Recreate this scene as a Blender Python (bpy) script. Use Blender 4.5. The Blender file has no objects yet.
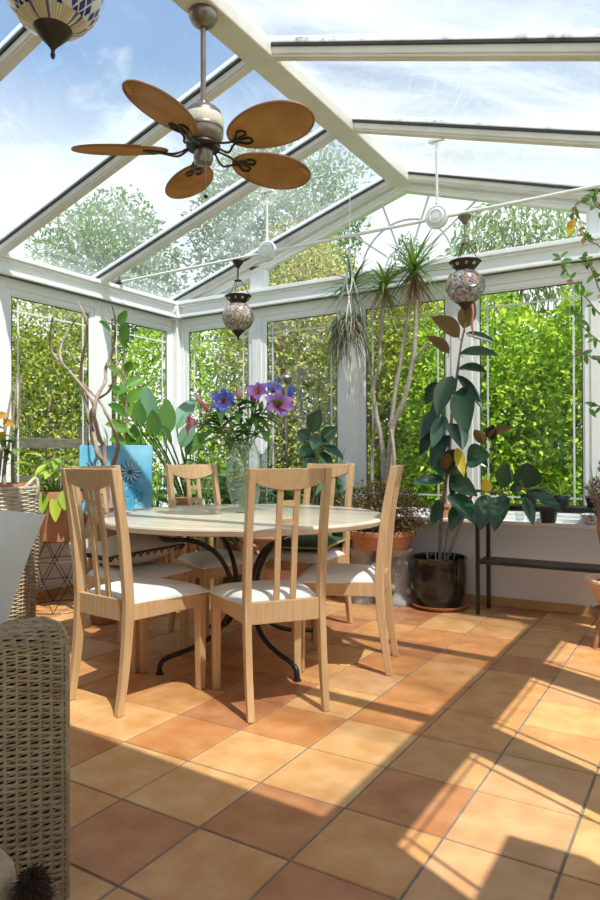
import bpy, math, random
import numpy as np
from mathutils import Vector, Matrix
random.seed(7)
RNG = np.random.default_rng(11)
PI = math.pi
scene = bpy.context.scene
COL = scene.collection

# ------------------------------------------------------------------ helpers
def V(*a):
    return Vector(a[0] if len(a) == 1 else a)

class MB:
    """collects shapes, then links them as ONE mesh object"""
    def __init__(self):
        self.v = []; self.f = []; self.m = []; self.r = []; self.mi = 0; self.rn = 0.5
    def add(self, vs, fs, m=None, rn=None):
        o = len(self.v)
        self.v.extend([tuple(p) for p in vs])
        for f in fs:
            self.f.append(tuple(i + o for i in f))
            self.m.append(self.mi if m is None else m)
            self.r.append(self.rn if rn is None else rn)
        return self
    def box(self, x0, x1, y0, y1, z0, z1, m=None):
        if x0 > x1: x0, x1 = x1, x0
        if y0 > y1: y0, y1 = y1, y0
        vs = [(x0,y0,z0),(x1,y0,z0),(x1,y1,z0),(x0,y1,z0),(x0,y0,z1),(x1,y0,z1),(x1,y1,z1),(x0,y1,z1)]
        return self.add(vs, [(0,3,2,1),(4,5,6,7),(0,1,5,4),(1,2,6,5),(2,3,7,6),(3,0,4,7)], m)
    def hexa(self, a, b, m=None):
        """two quads a and b (4 points each) joined into a solid"""
        return self.add(list(a) + list(b), [(0,3,2,1),(4,5,6,7),(0,1,5,4),(1,2,6,5),(2,3,7,6),(3,0,4,7)], m)
    def bar(self, p, q, w, h, up=(0,0,1), m=None):
        p = V(p); q = V(q); d = (q - p).normalized()
        s = d.cross(V(up)).normalized(); u = s.cross(d).normalized()
        def ring(c): return [c - s*w/2 - u*h/2, c + s*w/2 - u*h/2, c + s*w/2 + u*h/2, c - s*w/2 + u*h/2]
        return self.hexa(ring(p), ring(q), m)
    def loft(self, rings, closed=True, cap=True, m=None, rn=None):
        n = len(rings[0]); vs = [p for r in rings for p in r]; fs = []
        for i in range(len(rings) - 1):
            for j in range(n if closed else n - 1):
                k = (j + 1) % n
                fs.append((i*n + j, i*n + k, (i+1)*n + k, (i+1)*n + j))
        if cap:
            fs.append(tuple(reversed(range(n)))); fs.append(tuple((len(rings)-1)*n + j for j in range(n)))
        return self.add(vs, fs, m, rn)
    def tube(self, pts, rad, n=8, m=None, rn=None, cap=True, flat=1.0):
        pts = [V(p) for p in pts]
        if not hasattr(rad, '__len__'): rad = [rad]*len(pts)
        d0 = (pts[1] - pts[0]).normalized()
        ref = V(0,0,1) if abs(d0.z) < .9 else V(1,0,0)
        s = d0.cross(ref).normalized(); rings = []
        for i, p in enumerate(pts):
            d = (pts[min(i+1, len(pts)-1)] - pts[max(i-1, 0)])
            if d.length < 1e-9: d = d0
            d.normalize()
            s = (s - d * s.dot(d))
            if s.length < 1e-6: s = d.orthogonal()
            s.normalize(); u = d.cross(s)
            rings.append([p + (s*math.cos(2*PI*k/n) + u*flat*math.sin(2*PI*k/n))*rad[i] for k in range(n)])
        return self.loft(rings, True, cap, m, rn)
    def lathe(self, prof, n=24, c=(0,0,0), m=None, axis='z', cap=False):
        rings = []
        for r, z in prof:
            ring = []
            for k in range(n):
                a = 2*PI*k/n; x, y = r*math.cos(a), r*math.sin(a)
                if axis == 'z': q = (c[0]+x, c[1]+y, c[2]+z)
                elif axis == 'y': q = (c[0]+x, c[1]+z, c[2]+y)
                else: q = (c[0]+z, c[1]+x, c[2]+y)
                ring.append(q)
            rings.append(ring)
        return self.loft(rings, True, cap, m)
    def ball(self, c, r, n=12, k=8, sc=(1,1,1), m=None):
        prof = [(max(1e-4, math.sin(PI*i/k)), -math.cos(PI*i/k)) for i in range(k+1)]
        rings = [[(c[0]+sc[0]*r*p*math.cos(2*PI*j/n), c[1]+sc[1]*r*p*math.sin(2*PI*j/n), c[2]+sc[2]*r*z) for j in range(n)] for p, z in prof]
        return self.loft(rings, True, False, m)
    def prism(self, poly, d0, d1, mapf, m=None):
        n = len(poly)
        return self.loft([[mapf(u, w, d0) for u, w in poly], [mapf(u, w, d1) for u, w in poly]], True, True, m)
    def leaf(self, base, dr, nr, L, W, droop=0.0, fold=.15, prof='ovate', n=6, m=None, rn=None, twist=0.0):
        base = V(base); d = V(dr).normalized(); nr = V(nr)
        s = d.cross(nr)
        if s.length < 1e-4: s = d.orthogonal()
        s.normalize(); u = s.cross(d).normalized()
        vs = []; fs = []
        for i in range(n + 1):
            t = i/n
            if prof == 'ovate': w = math.sin(PI*min(1, t**.8*.985 + .012))**.8
            elif prof == 'blade': w = (1 - t)**.7 * min(1, .45 + 3*t)
            elif prof == 'paddle': w = (.10 if t < .15 else math.sin(PI*min(1, .12 + .88*(t-.15)/.85*.985))**.75)
            else: w = math.sin(PI*t**1.2)**.7 + .02
            w = max(w, .02)
            c = base + d*(L*t) + V(0,0,-1)*(droop*L*t*t)
            sd = s*math.cos(twist*t) + u*math.sin(twist*t)
            up = (u*math.cos(twist*t) - s*math.sin(twist*t))*(fold*W*w)
            vs += [c - sd*(W*w/2) + up, c - sd*(W*w/4) + up*.38, c, c + sd*(W*w/4) + up*.38, c + sd*(W*w/2) + up]
        for i in range(n):
            for j in range(4):
                a = i*5 + j
                fs.append((a, a+1, a+6, a+5))
        return self.add(vs, fs, m, random.random() if rn is None else rn)
    def scatter(self, P, D, N, L, W, rn=None, m=None):
        """many small folded leaves from numpy arrays"""
        n = len(P)
        D = D/np.linalg.norm(D, axis=1)[:,None]
        S = np.cross(D, N); S /= (np.linalg.norm(S, axis=1)[:,None] + 1e-9)
        U = np.cross(S, D)
        L = L[:,None]; W = W[:,None]
        A = P; T = P + D*L - U*L*.12
        Bm = P + D*L*.45 + S*W*.5 + U*W*.18; Cm = P + D*L*.45 - S*W*.5 + U*W*.18
        vs = np.stack([A, Bm, T, Cm], 1).reshape(-1, 3)
        o = len(self.v)
        self.v.extend(map(tuple, vs.tolist()))
        for i in range(n):
            k = o + i*4
            self.f.append((k, k+1, k+2)); self.f.append((k, k+2, k+3))
        q = RNG.random(n) if rn is None else rn
        for x in q.tolist(): self.r += [x, x]
        self.m += [self.mi if m is None else m]*(2*n)
        return self
    def build(self, name, mats, parent=None, smooth=None, bevel=0, loc=None, seg=2):
        me = bpy.data.meshes.new(name)
        me.from_pydata(self.v, [], self.f)
        if not isinstance(mats, (list, tuple)): mats = [mats]
        for x in mats: me.materials.append(x)
        me.polygons.foreach_set('material_index', self.m)
        at = me.attributes.new('rnd', 'FLOAT', 'FACE'); at.data.foreach_set('value', self.r)
        me.update()
        if smooth is not None:
            me.shade_smooth()
            if smooth > 0: me.set_sharp_from_angle(angle=math.radians(smooth))
        ob = bpy.data.objects.new(name, me); COL.objects.link(ob)
        if parent: ob.parent = parent
        if loc: ob.location = loc
        if bevel:
            b = ob.modifiers.new('Bevel', 'BEVEL'); b.width = bevel; b.segments = seg; b.limit_method = 'ANGLE'
            b.harden_normals = False
        return ob

def tag(o, label=None, cat=None, group=None, kind=None):
    if label: o['label'] = label
    if cat: o['category'] = cat
    if group: o['group'] = group
    if kind: o['kind'] = kind
    return o
def thing(name, label, cat, loc=(0,0,0), rz=0, group=None):
    o = bpy.data.objects.new(name, None); COL.objects.link(o)
    o.location = loc; o.rotation_euler = (0,0,rz); o.empty_display_size = .1
    return tag(o, label, cat, group)
def struct(o):
    o['kind'] = 'structure'; return o
def copy_tree(o, parent=None):
    kids = list(o.children)
    c = o.copy(); COL.objects.link(c)
    if parent: c.parent = parent
    for k in kids: copy_tree(k, c)
    return c
def catmull(pts, k=6):
    pts = [V(p) for p in pts]; P = [pts[0]] + pts + [pts[-1]]; out = []
    for i in range(1, len(P) - 2):
        a, b, c, d = P[i-1], P[i], P[i+1], P[i+2]
        for j in range(k):
            t = j/k
            out.append(.5*((2*b) + (c-a)*t + (2*a-5*b+4*c-d)*t*t + (3*b-a-3*c+d)*t**3))
    out.append(pts[-1]); return out
def lerp(a, b, n): return [a + (b-a)*i/(n-1) for i in range(n)]

# ------------------------------------------------------------------ materials
def nt(name):
    m = bpy.data.materials.new(name); m.use_nodes = True
    return m, m.node_tree, m.node_tree.nodes, m.node_tree.links
def mat(name, c, rough=.5, c2=None, scale=8, stretch=None, bump=0, bscale=40, metal=0, spec=.5, detail=4, coat=0, trans=0):
    m, t, N, L = nt(name); p = N['Principled BSDF']
    p.inputs['Base Color'].default_value = (*c, 1); p.inputs['Roughness'].default_value = rough
    p.inputs['Metallic'].default_value = metal; p.inputs['Specular IOR Level'].default_value = spec
    if coat: p.inputs['Coat Weight'].default_value = coat; p.inputs['Coat Roughness'].default_value = .08
    tc = N.new('ShaderNodeTexCoord'); mp = N.new('ShaderNodeMapping')
    L.new(tc.outputs['Object'], mp.inputs['Vector'])
    if stretch: mp.inputs['Scale'].default_value = stretch
    if c2:
        no = N.new('ShaderNodeTexNoise'); no.inputs['Scale'].default_value = scale; no.inputs['Detail'].default_value = detail
        L.new(mp.outputs[0], no.inputs['Vector'])
        r = N.new('ShaderNodeValToRGB'); r.color_ramp.elements[0].position = .35; r.color_ramp.elements[1].position = .68
        r.color_ramp.elements[0].color = (*c, 1); r.color_ramp.elements[1].color = (*c2, 1)
        L.new(no.outputs['Fac'], r.inputs[0]); L.new(r.outputs[0], p.inputs['Base Color'])
    if bump:
        nb = N.new('ShaderNodeTexNoise'); nb.inputs['Scale'].default_value = bscale; nb.inputs['Detail'].default_value = 3
        L.new(mp.outputs[0], nb.inputs['Vector'])
        b = N.new('ShaderNodeBump'); b.inputs['Strength'].default_value = bump; b.inputs['Distance'].default_value = .01
        L.new(nb.outputs['Fac'], b.inputs['Height']); L.new(b.outputs[0], p.inputs['Normal'])
    return m
def leafmat(name, cols, rough=.45, trans=.3, spec=.4):
    """leaf colour differs from leaf to leaf through the mesh's own rnd attribute"""
    m, t, N, L = nt(name); p = N['Principled BSDF']; out = N['Material Output']
    a = N.new('ShaderNodeAttribute'); a.attribute_name = 'rnd'
    r = N.new('ShaderNodeValToRGB'); e = r.color_ramp.elements
    n = len(cols)
    e[0].position = 0; e[0].color = (*cols[0], 1); e[1].position = 1; e[1].color = (*cols[-1], 1)
    for i in range(1, n-1):
        x = e.new(i/(n-1)); x.color = (*cols[i], 1)
    L.new(a.outputs['Fac'], r.inputs[0]); L.new(r.outputs[0], p.inputs['Base Color'])
    p.inputs['Roughness'].default_value = rough; p.inputs['Specular IOR Level'].default_value = spec
    tr = N.new('ShaderNodeBsdfTranslucent'); L.new(r.outputs[0], tr.inputs['Color'])
    mx = N.new('ShaderNodeMixShader'); mx.inputs[0].default_value = trans
    L.new(p.outputs[0], mx.inputs[1]); L.new(tr.outputs[0], mx.inputs[2]); L.new(mx.outputs[0], out.inputs['Surface'])
    return m
def glassmat(name, tint=(.97,.99,.98), dirt_reflection=.0, dscale=3, rough=.02, refl=1.0, dstretch=(1,1,1), ior=1.5, thr=(.5,.75)):
    """thin pane: clear transmission, mirror reflection by Fresnel and an uneven pale film: grime plus painted reflection streaks"""
    m, t, N, L = nt(name); out = N['Material Output']; N.remove(N['Principled BSDF'])
    tr = N.new('ShaderNodeBsdfTransparent'); tr.inputs[0].default_value = (*tint, 1)
    gl = N.new('ShaderNodeBsdfGlossy'); gl.inputs['Roughness'].default_value = rough
    fr = N.new('ShaderNodeFresnel'); fr.inputs['IOR'].default_value = ior
    ge = N.new('ShaderNodeNewGeometry'); im = N.new('ShaderNodeMapRange'); L.new(ge.outputs['Backfacing'], im.inputs[0])
    im.inputs[3].default_value = ior; im.inputs[4].default_value = 1/ior; L.new(im.outputs[0], fr.inputs['IOR'])   # same reflection from either face
    mu = N.new('ShaderNodeMath'); mu.operation = 'MULTIPLY'; mu.inputs[1].default_value = refl
    L.new(fr.outputs[0], mu.inputs[0])
    mx = N.new('ShaderNodeMixShader'); L.new(mu.outputs[0], mx.inputs[0]); L.new(tr.outputs[0], mx.inputs[1]); L.new(gl.outputs[0], mx.inputs[2])
    last = mx
    if dirt_reflection:
        tc = N.new('ShaderNodeTexCoord'); mp = N.new('ShaderNodeMapping'); mp.inputs['Scale'].default_value = dstretch
        L.new(tc.outputs['Object'], mp.inputs['Vector'])
        no = N.new('ShaderNodeTexNoise'); no.inputs['Scale'].default_value = dscale; no.inputs['Detail'].default_value = 6; no.inputs['Distortion'].default_value = 1.2
        L.new(mp.outputs[0], no.inputs['Vector'])
        r = N.new('ShaderNodeMapRange'); r.inputs[1].default_value = thr[0]; r.inputs[2].default_value = thr[1]
        r.inputs[3].default_value = dirt_reflection*.35; r.inputs[4].default_value = dirt_reflection
        L.new(no.outputs['Fac'], r.inputs[0])
        df = N.new('ShaderNodeBsdfTranslucent'); df.inputs[0].default_value = (.9,.92,.92,1)
        d2 = N.new('ShaderNodeBsdfDiffuse'); d2.inputs[0].default_value = (.9,.92,.92,1)
        ad = N.new('ShaderNodeMixShader'); ad.inputs[0].default_value = .5; L.new(df.outputs[0], ad.inputs[1]); L.new(d2.outputs[0], ad.inputs[2])
        m2 = N.new('ShaderNodeMixShader'); L.new(r.outputs[0], m2.inputs[0]); L.new(mx.outputs[0], m2.inputs[1]); L.new(ad.outputs[0], m2.inputs[2])
        last = m2
    L.new(last.outputs[0], out.inputs['Surface'])
    return m
def mosaic(name, cols, grout, scale, gw=.06, stretch=(1,1,1)):
    m, t, N, L = nt(name); p = N['Principled BSDF']
    tc = N.new('ShaderNodeTexCoord'); mp = N.new('ShaderNodeMapping'); mp.inputs['Scale'].default_value = stretch
    L.new(tc.outputs['Object'], mp.inputs['Vector'])
    v = N.new('ShaderNodeTexVoronoi'); v.inputs['Scale'].default_value = scale
    e = N.new('ShaderNodeTexVoronoi'); e.feature = 'DISTANCE_TO_EDGE'; e.inputs['Scale'].default_value = scale
    L.new(mp.outputs[0], v.inputs['Vector']); L.new(mp.outputs[0], e.inputs['Vector'])
    sp = N.new('ShaderNodeSeparateColor'); L.new(v.outputs['Color'], sp.inputs[0])
    r = N.new('ShaderNodeValToRGB'); r.color_ramp.interpolation = 'CONSTANT'; el = r.color_ramp.elements
    el[0].position = 0; el[0].color = (*cols[0],1); el[1].position = 1/len(cols); el[1].color = (*cols[1],1)
    for i in range(2, len(cols)):
        x = el.new(i/len(cols)); x.color = (*cols[i],1)
    L.new(sp.outputs[0], r.inputs[0])
    lt = N.new('ShaderNodeMath'); lt.operation = 'LESS_THAN'; lt.inputs[1].default_value = gw; L.new(e.outputs['Distance'], lt.inputs[0])
    mx = N.new('ShaderNodeMix'); mx.data_type = 'RGBA'; L.new(lt.outputs[0], mx.inputs[0]); L.new(r.outputs[0], mx.inputs[6]); mx.inputs[7].default_value = (*grout,1)
    L.new(mx.outputs[2], p.inputs['Base Color']); p.inputs['Roughness'].default_value = .18
    return m

def diamonds(name, cols, grout, nu, vs, gw=.07):
    """lozenge mosaic laid round a globe centred on the object's origin"""
    m, t, N, L = nt(name); p = N['Principled BSDF']
    def ma(op, a, b=None):
        n = N.new('ShaderNodeMath'); n.operation = op
        for i, x in enumerate((a, b)):
            if x is None: continue
            if hasattr(x, 'is_linked'): L.new(x, n.inputs[i])
            else: n.inputs[i].default_value = x
        return n.outputs[0]
    tc = N.new('ShaderNodeTexCoord'); nz = N.new('ShaderNodeVectorMath'); nz.operation = 'NORMALIZE'; L.new(tc.outputs['Object'], nz.inputs[0])
    s = N.new('ShaderNodeSeparateXYZ'); L.new(nz.outputs[0], s.inputs[0])
    u = ma('MULTIPLY', ma('ARCTAN2', s.outputs['Y'], s.outputs['X']), nu/(2*PI)); v = ma('MULTIPLY', ma('ARCSINE', s.outputs['Z']), vs)
    a = ma('ADD', u, v); b = ma('SUBTRACT', u, v)
    cb = N.new('ShaderNodeCombineXYZ'); L.new(ma('FLOOR', a), cb.inputs[0]); L.new(ma('FLOOR', b), cb.inputs[1])
    w = N.new('ShaderNodeTexWhiteNoise'); w.noise_dimensions = '3D'; L.new(cb.outputs[0], w.inputs['Vector'])
    r = N.new('ShaderNodeValToRGB'); r.color_ramp.interpolation = 'CONSTANT'; el = r.color_ramp.elements
    el[0].position = 0; el[0].color = (*cols[0],1); el[1].position = 1/len(cols); el[1].color = (*cols[1],1)
    for i in range(2, len(cols)):
        x = el.new(i/len(cols)); x.color = (*cols[i],1)
    L.new(w.outputs['Value'], r.inputs[0])
    fa = ma('ABSOLUTE', ma('SUBTRACT', ma('FRACT', a), .5)); fb_ = ma('ABSOLUTE', ma('SUBTRACT', ma('FRACT', b), .5))
    e = ma('GREATER_THAN', ma('MAXIMUM', fa, fb_), .5 - gw)
    mx = N.new('ShaderNodeMix'); mx.data_type = 'RGBA'; L.new(e, mx.inputs[0]); L.new(r.outputs[0], mx.inputs[6]); mx.inputs[7].default_value = (*grout,1)
    L.new(mx.outputs[2], p.inputs['Base Color']); p.inputs['Roughness'].default_value = .15
    return m
M = {}
M['upvc'] = mat('white_frame_paint', (.88,.885,.885), .32)
M['beam'] = mat('aged_white_beam_paint', (.78,.75,.70), .5, (.70,.66,.60), 6)
M['wallpaint'] = mat('white_wall_paint', (.78,.77,.77), .7, bump=.05)
M['gasket'] = mat('black_rubber_gasket', (.03,.035,.035), .6)
M['moss'] = mat('green_moss', (.10,.14,.05), .95, (.2,.2,.12), 30, bump=.6, bscale=80)
M['glass'] = glassmat('window_glass', (.98,.995,.985), .004, 2.5)
M['roofglass'] = glassmat('dirt_reflection_roof_glass', (.93,.96,.97), .15, 1.1, .02, 1.0, (1,.35,1), thr=(.45,.72))  # pale noise film: grime with reflection streaks painted in
M['roofglass2'] = glassmat('dirt_reflection_roof_glass_sun_side', (.93,.96,.97), .46, 1.3, .02, 1.0, (.3,1.3,1), thr=(.40,.72))  # stronger pale film; haze and reflection streaks painted in with grime
M['lead'] = mat('white_glazing_strip', (.72,.75,.74), .4)
M['grout'] = mat('grey_grout', (.16,.14,.115), .9, (.22,.19,.15), 20)
def tile(n, c, c2): return mat(n, c, .36, c2, 9, bump=.16, bscale=34, spec=.45, detail=10)
TILES = [tile('ochre_tile', (.53,.238,.08), (.66,.355,.15)), tile('yellow_tile', (.62,.31,.113), (.75,.45,.205)),
         tile('orange_tile', (.50,.195,.062), (.62,.29,.115)), tile('brown_tile', (.40,.155,.062), (.53,.245,.115)),
         tile('pink_tile', (.54,.275,.125), (.65,.37,.19)), tile('olive_tile', (.50,.25,.095), (.61,.35,.155))]
M['skirt'] = mat('terracotta_skirting_tile', (.50,.27,.09), .45, (.57,.33,.13), 4)
M['wood'] = mat('pale_beech_wood', (.55,.345,.175), .42, (.64,.42,.225), 5, (14,14,1.2), bump=.03)
M['seat'] = mat('white_seat_cotton', (.80,.79,.77), .85, bump=.12, bscale=220)
M['stone'] = mat('travertine_top', (.66,.56,.43), .22, (.76,.67,.54), 5, (1,3.5,1), bump=.03, spec=.5)
M['iron'] = mat('black_wrought_iron', (.012,.012,.013), .38, spec=.5)
M['blackmetal'] = mat('black_painted_steel', (.012,.012,.012), .4)
M['wicker'] = mat('weathered_wicker', (.33,.235,.135), .6, (.46,.36,.235), 26, bump=.2, bscale=150)
M['wickerdark'] = mat('dark_gap_shade_and_legs', (.035,.022,.013), .9)
M['paleweave'] = mat('pale_willow_weave', (.50,.43,.33), .6, (.64,.58,.47), 30)
M['greyfabric'] = mat('pale_grey_cushion_fabric', (.62,.61,.59), .9, (.68,.67,.65), 3, bump=.25, bscale=260)
M['linen'] = mat('beige_cushion_linen', (.60,.52,.42), .9, bump=.2, bscale=260)
M['trim'] = mat('dark_braid', (.05,.035,.025), .8)
M['greenvelvet'] = mat('green_velvet', (.018,.055,.022), .7, (.03,.085,.035), 12)
M['braidgold'] = mat('gold_piping', (.45,.36,.17), .7)
M['terracotta'] = mat('terracotta', (.50,.20,.10), .75, (.58,.27,.15), 6, bump=.1)
M['terrapale'] = mat('pale_terracotta', (.62,.35,.22), .8, (.70,.45,.31), 7, bump=.15)
M['glaze'] = mat('black_glazed_ceramic', (.006,.006,.0065), .14, (.018,.017,.017), 5, bump=.08, bscale=14, coat=.25)
M['soil'] = mat('dark_potting_soil', (.035,.024,.016), 1, (.07,.05,.035), 60, bump=.8, bscale=90)
M['bark'] = mat('grey_brown_bark', (.22,.16,.12), .85, (.34,.27,.21), 14, (4,4,1), bump=.5, bscale=50)
M['barkpale'] = mat('pale_ringed_bark', (.36,.30,.25), .85, (.48,.42,.36), 10, (1,1,6), bump=.4, bscale=40)
M['willow'] = mat('stripped_twisted_willow', (.26,.18,.13), .7, (.42,.34,.28), 10, (3,3,1), bump=.3, bscale=30)
M['greenstem'] = mat('green_stem', (.12,.22,.05), .5, (.18,.28,.08), 10)
M['cane'] = mat('bamboo_cane', (.55,.38,.17), .4, (.64,.48,.25), 12, (6,6,1))
M['canedark'] = mat('brown_cane', (.27,.13,.06), .5, (.36,.19,.09), 12, (6,6,1))
M['bronze'] = mat('brushed_bronze', (.23,.19,.165), .32, (.30,.25,.21), 10, metal=.85)
M['bronzedark'] = mat('dark_bronze', (.055,.04,.032), .4, metal=.7)
M['cream'] = mat('cream_band', (.72,.66,.55), .5)
M['rattan'] = mat('woven_rattan_blade', (.46,.22,.07), .5, (.56,.30,.11), 9)
M['rattanedge'] = mat('brown_blade_rim', (.26,.12,.045), .5)
M['mosaicbig'] = diamonds('blue_red_glass_mosaic', [(.012,.016,.16),(.62,.62,.60),(.02,.025,.24),(.16,.016,.02),(.012,.016,.13),(.66,.64,.58),(.025,.03,.28)], (.60,.59,.55), 26, 2.9, .10)
M['mosaiccream'] = diamonds('cream_glass_mosaic', [(.62,.50,.30),(.68,.62,.48),(.60,.48,.30),(.10,.09,.20),(.66,.60,.45)], (.36,.31,.25), 30, .25, .07)
M['mosaicmix'] = mosaic('grey_red_glass_mosaic', [(.30,.29,.28),(.40,.39,.39),(.10,.09,.18),(.36,.35,.34),(.32,.11,.05),(.25,.24,.26),(.5,.47,.45)], (.26,.23,.22), 60, .07)
M['mosaicmedal'] = mosaic('orange_blue_medallion', [(.50,.16,.05),(.08,.07,.28),(.55,.3,.12),(.35,.06,.05)], (.5,.46,.42), 90, .06)
M['mosaicsilver'] = mosaic('silver_crackle_mosaic', [(.34,.27,.22),(.42,.35,.30),(.22,.17,.14),(.56,.51,.46)], (.16,.11,.09), 70, .06)
M['clearglass'] = glassmat('clear_vase_glass', (.96,.98,.97), .03, 4, .02, 1.3)
M['water'] = glassmat('vase_water', (.90,.95,.92), 0, 4, .01, .8, ior=1.33)
M['string'] = mat('white_cotton_cord', (.72,.70,.66), .9)
M['coconut'] = mat('brown_coconut_shell', (.13,.06,.03), .8, (.22,.11,.06), 20, bump=.6, bscale=60)
M['statuegrey'] = mat('grey_cast_stone', (.30,.29,.28), .9, (.45,.44,.42), 9, bump=.5, bscale=30)
M['chinablue'] = mosaic('blue_white_china', [(.66,.68,.72),(.7,.7,.7),(.2,.27,.45),(.68,.69,.72)], (.62,.64,.66), 55, .03)
M['darkplastic'] = mat('dark_plastic_pot', (.03,.033,.04), .5)
M['canvas'] = mat('blue_painted_canvas', (.10,.40,.60), .6, (.27,.58,.72), 6, detail=6)
M['paintlight'] = mat('pale_blue_paint', (.40,.66,.76), .6, (.55,.75,.8), 10)
M['paintdark'] = mat('deep_blue_paint', (.012,.09,.20), .6)
M['painttext'] = mat('turquoise_paint', (.04,.30,.50), .6, (.12,.46,.64), 12)
M['felt'] = mat('beige_wool_felt', (.40,.30,.19), .95, (.50,.40,.28), 22, bump=.6, bscale=160)
M['fur'] = mat('dark_fur', (.045,.028,.02), 1, (.09,.06,.045), 30, spec=.1)
M['lawn'] = mat('lawn_grass', (.10,.20,.03), .95, (.17,.27,.06), 3, bump=.5, bscale=60)
M['oldwood'] = mat('weathered_fence_wood', (.10,.085,.07), .9, (.17,.15,.125), 5, (2,2,8))
M['steel'] = mat('brushed_steel', (.35,.34,.33), .35, metal=.9)
M['hydr'] = leafmat('dried_purple_petals', [(.22,.12,.13),(.34,.21,.2),(.28,.18,.19),(.42,.32,.26)], .8, .2)
M['hedge'] = leafmat('sunny_hedge_leaves', [(.12,.26,.018),(.28,.50,.03),(.46,.66,.04),(.62,.72,.06),(.20,.40,.03)], .5, .35)
M['hedgedark'] = leafmat('gap_shade_hedge_leaves', [(.03,.08,.01),(.07,.15,.018),(.13,.24,.025),(.24,.34,.04),(.05,.11,.014)], .5, .3)  # leaf tones darkened to put gap shade into the back row
M['hedgeolive'] = leafmat('olive_gold_leaves', [(.10,.17,.02),(.34,.42,.04),(.56,.58,.06),(.18,.27,.03),(.66,.62,.10)], .5, .35)
M['hedgeorange'] = leafmat('copper_tinted_leaves', [(.26,.40,.07),(.46,.52,.12),(.62,.46,.18),(.38,.50,.10),(.60,.38,.18),(.5,.58,.14)], .5, .35)
M['treeleaf'] = leafmat('tree_leaves', [(.09,.19,.04),(.16,.29,.06),(.24,.38,.08)], .5, .35)
M['paletree'] = leafmat('pale_hanging_leaves', [(.25,.35,.14),(.33,.42,.2),(.40,.47,.26)], .5, .4)
M['conifer'] = leafmat('grey_green_needles', [(.12,.19,.11),(.18,.25,.15),(.23,.3,.19)], .6, .2)
M['rubber'] = leafmat('dark_rubber_leaves', [(.012,.032,.016),(.02,.05,.022),(.03,.07,.034),(.016,.042,.02)], .38, .08, .4)
M['rubberlight'] = leafmat('glossy_mid_green_leaves', [(.035,.10,.045),(.05,.13,.06),(.045,.11,.06)], .17, .1, .6)
M['rubberbrown'] = leafmat('bronze_leaf_undersides', [(.15,.085,.03),(.20,.12,.045),(.17,.10,.035)], .4, .15)
M['yellowleaf'] = leafmat('yellow_leaf', [(.75,.52,.03),(.70,.55,.06)], .4, .3)
M['redsheath'] = mat('pink_brown_leaf_sheath', (.36,.12,.08), .5)
M['paddle'] = leafmat('broad_paddle_leaves', [(.07,.19,.03),(.11,.25,.045),(.15,.29,.06),(.09,.22,.05)], .3, .3, .5)
M['paddleblue'] = leafmat('blue_green_paddle_leaves', [(.16,.31,.2),(.2,.36,.24),(.13,.27,.16)], .3, .25, .5)
M['ficus'] = leafmat('mid_green_leaves', [(.07,.2,.03),(.12,.28,.04),(.18,.34,.05)], .35, .3, .5)
M['lime'] = leafmat('lime_green_leaves', [(.20,.40,.04),(.32,.50,.06),(.50,.58,.07),(.16,.34,.04)], .35, .35)
M['palm'] = leafmat('palm_leaflets', [(.05,.13,.035),(.08,.19,.05),(.12,.25,.08),(.17,.28,.13)], .4, .25)
M['drac'] = leafmat('dragon_tree_blades', [(.09,.19,.03),(.15,.28,.04),(.24,.38,.07),(.12,.24,.06)], .4, .25)
M['drydrac'] = leafmat('dry_brown_blades', [(.34,.2,.12),(.44,.29,.18),(.40,.24,.15)], .8, .2)
M['till'] = leafmat('grey_green_strands', [(.22,.26,.15),(.30,.33,.22),(.17,.21,.10),(.38,.38,.29)], .7, .2)
M['barberry'] = leafmat('small_bronze_red_leaves', [(.10,.05,.03),(.18,.10,.045),(.34,.26,.07),(.13,.06,.04),(.40,.33,.09),(.15,.07,.05)], .5, .3)
M['lilyleaf'] = leafmat('lily_leaves', [(.045,.13,.02),(.07,.18,.03),(.10,.22,.04)], .4, .25)
M['pink'] = leafmat('pink_petals', [(.66,.12,.26),(.72,.2,.34),(.6,.1,.22)], .5, .3)
M['pinkpale'] = leafmat('pale_pink_petals', [(.72,.34,.42),(.78,.42,.46)], .5, .3)
M['blue'] = leafmat('blue_petals', [(.05,.07,.42),(.08,.10,.52),(.11,.12,.56)], .5, .25)
M['violet'] = leafmat('violet_petals', [(.30,.13,.48),(.38,.18,.52)], .5, .25)
M['budgreen'] = leafmat('green_buds', [(.22,.30,.07),(.28,.36,.1)], .5, .2)
M['orangeleaf'] = leafmat('orange_spotted_leaf', [(.60,.27,.05),(.66,.38,.06)], .4, .3)
M['bract'] = leafmat('dull_orange_bracts', [(.40,.17,.07),(.48,.27,.11),(.34,.2,.08)], .6, .3)

# ------------------------------------------------------------------ camera, sun, sky
TH, PIT, ROLL, FPX = .5469, .0056, -.0036, 674.4
fw = V(-math.sin(TH)*math.cos(PIT), math.cos(TH)*math.cos(PIT), math.sin(PIT))
r0 = V(math.cos(TH), math.sin(TH), 0); u0 = r0.cross(fw)
right = r0*math.cos(ROLL) + u0*math.sin(ROLL); up = u0*math.cos(ROLL) - r0*math.sin(ROLL)
cam = bpy.data.cameras.new('camera'); co = bpy.data.objects.new('camera', cam); COL.objects.link(co)
mw = Matrix((right, up, -fw)).transposed().to_4x4(); mw.translation = V(0, 0, 1.05); co.matrix_world = mw
cam.sensor_fit = 'AUTO'; cam.sensor_width = 36; cam.lens = FPX/900*36; cam.shift_y = 2.85/900; cam.clip_start = .05
scene.camera = co
sd = bpy.data.lights.new('sun', 'SUN'); sd.energy = 5.2; sd.angle = math.radians(.53); sd.color = (1, .95, .86)
so = bpy.data.objects.new('sun', sd); COL.objects.link(so)
SUN = V(.475, -.236, 1).normalized()
so.rotation_euler = SUN.to_track_quat('Z', 'Y').to_euler(); so.location = SUN*12

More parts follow.
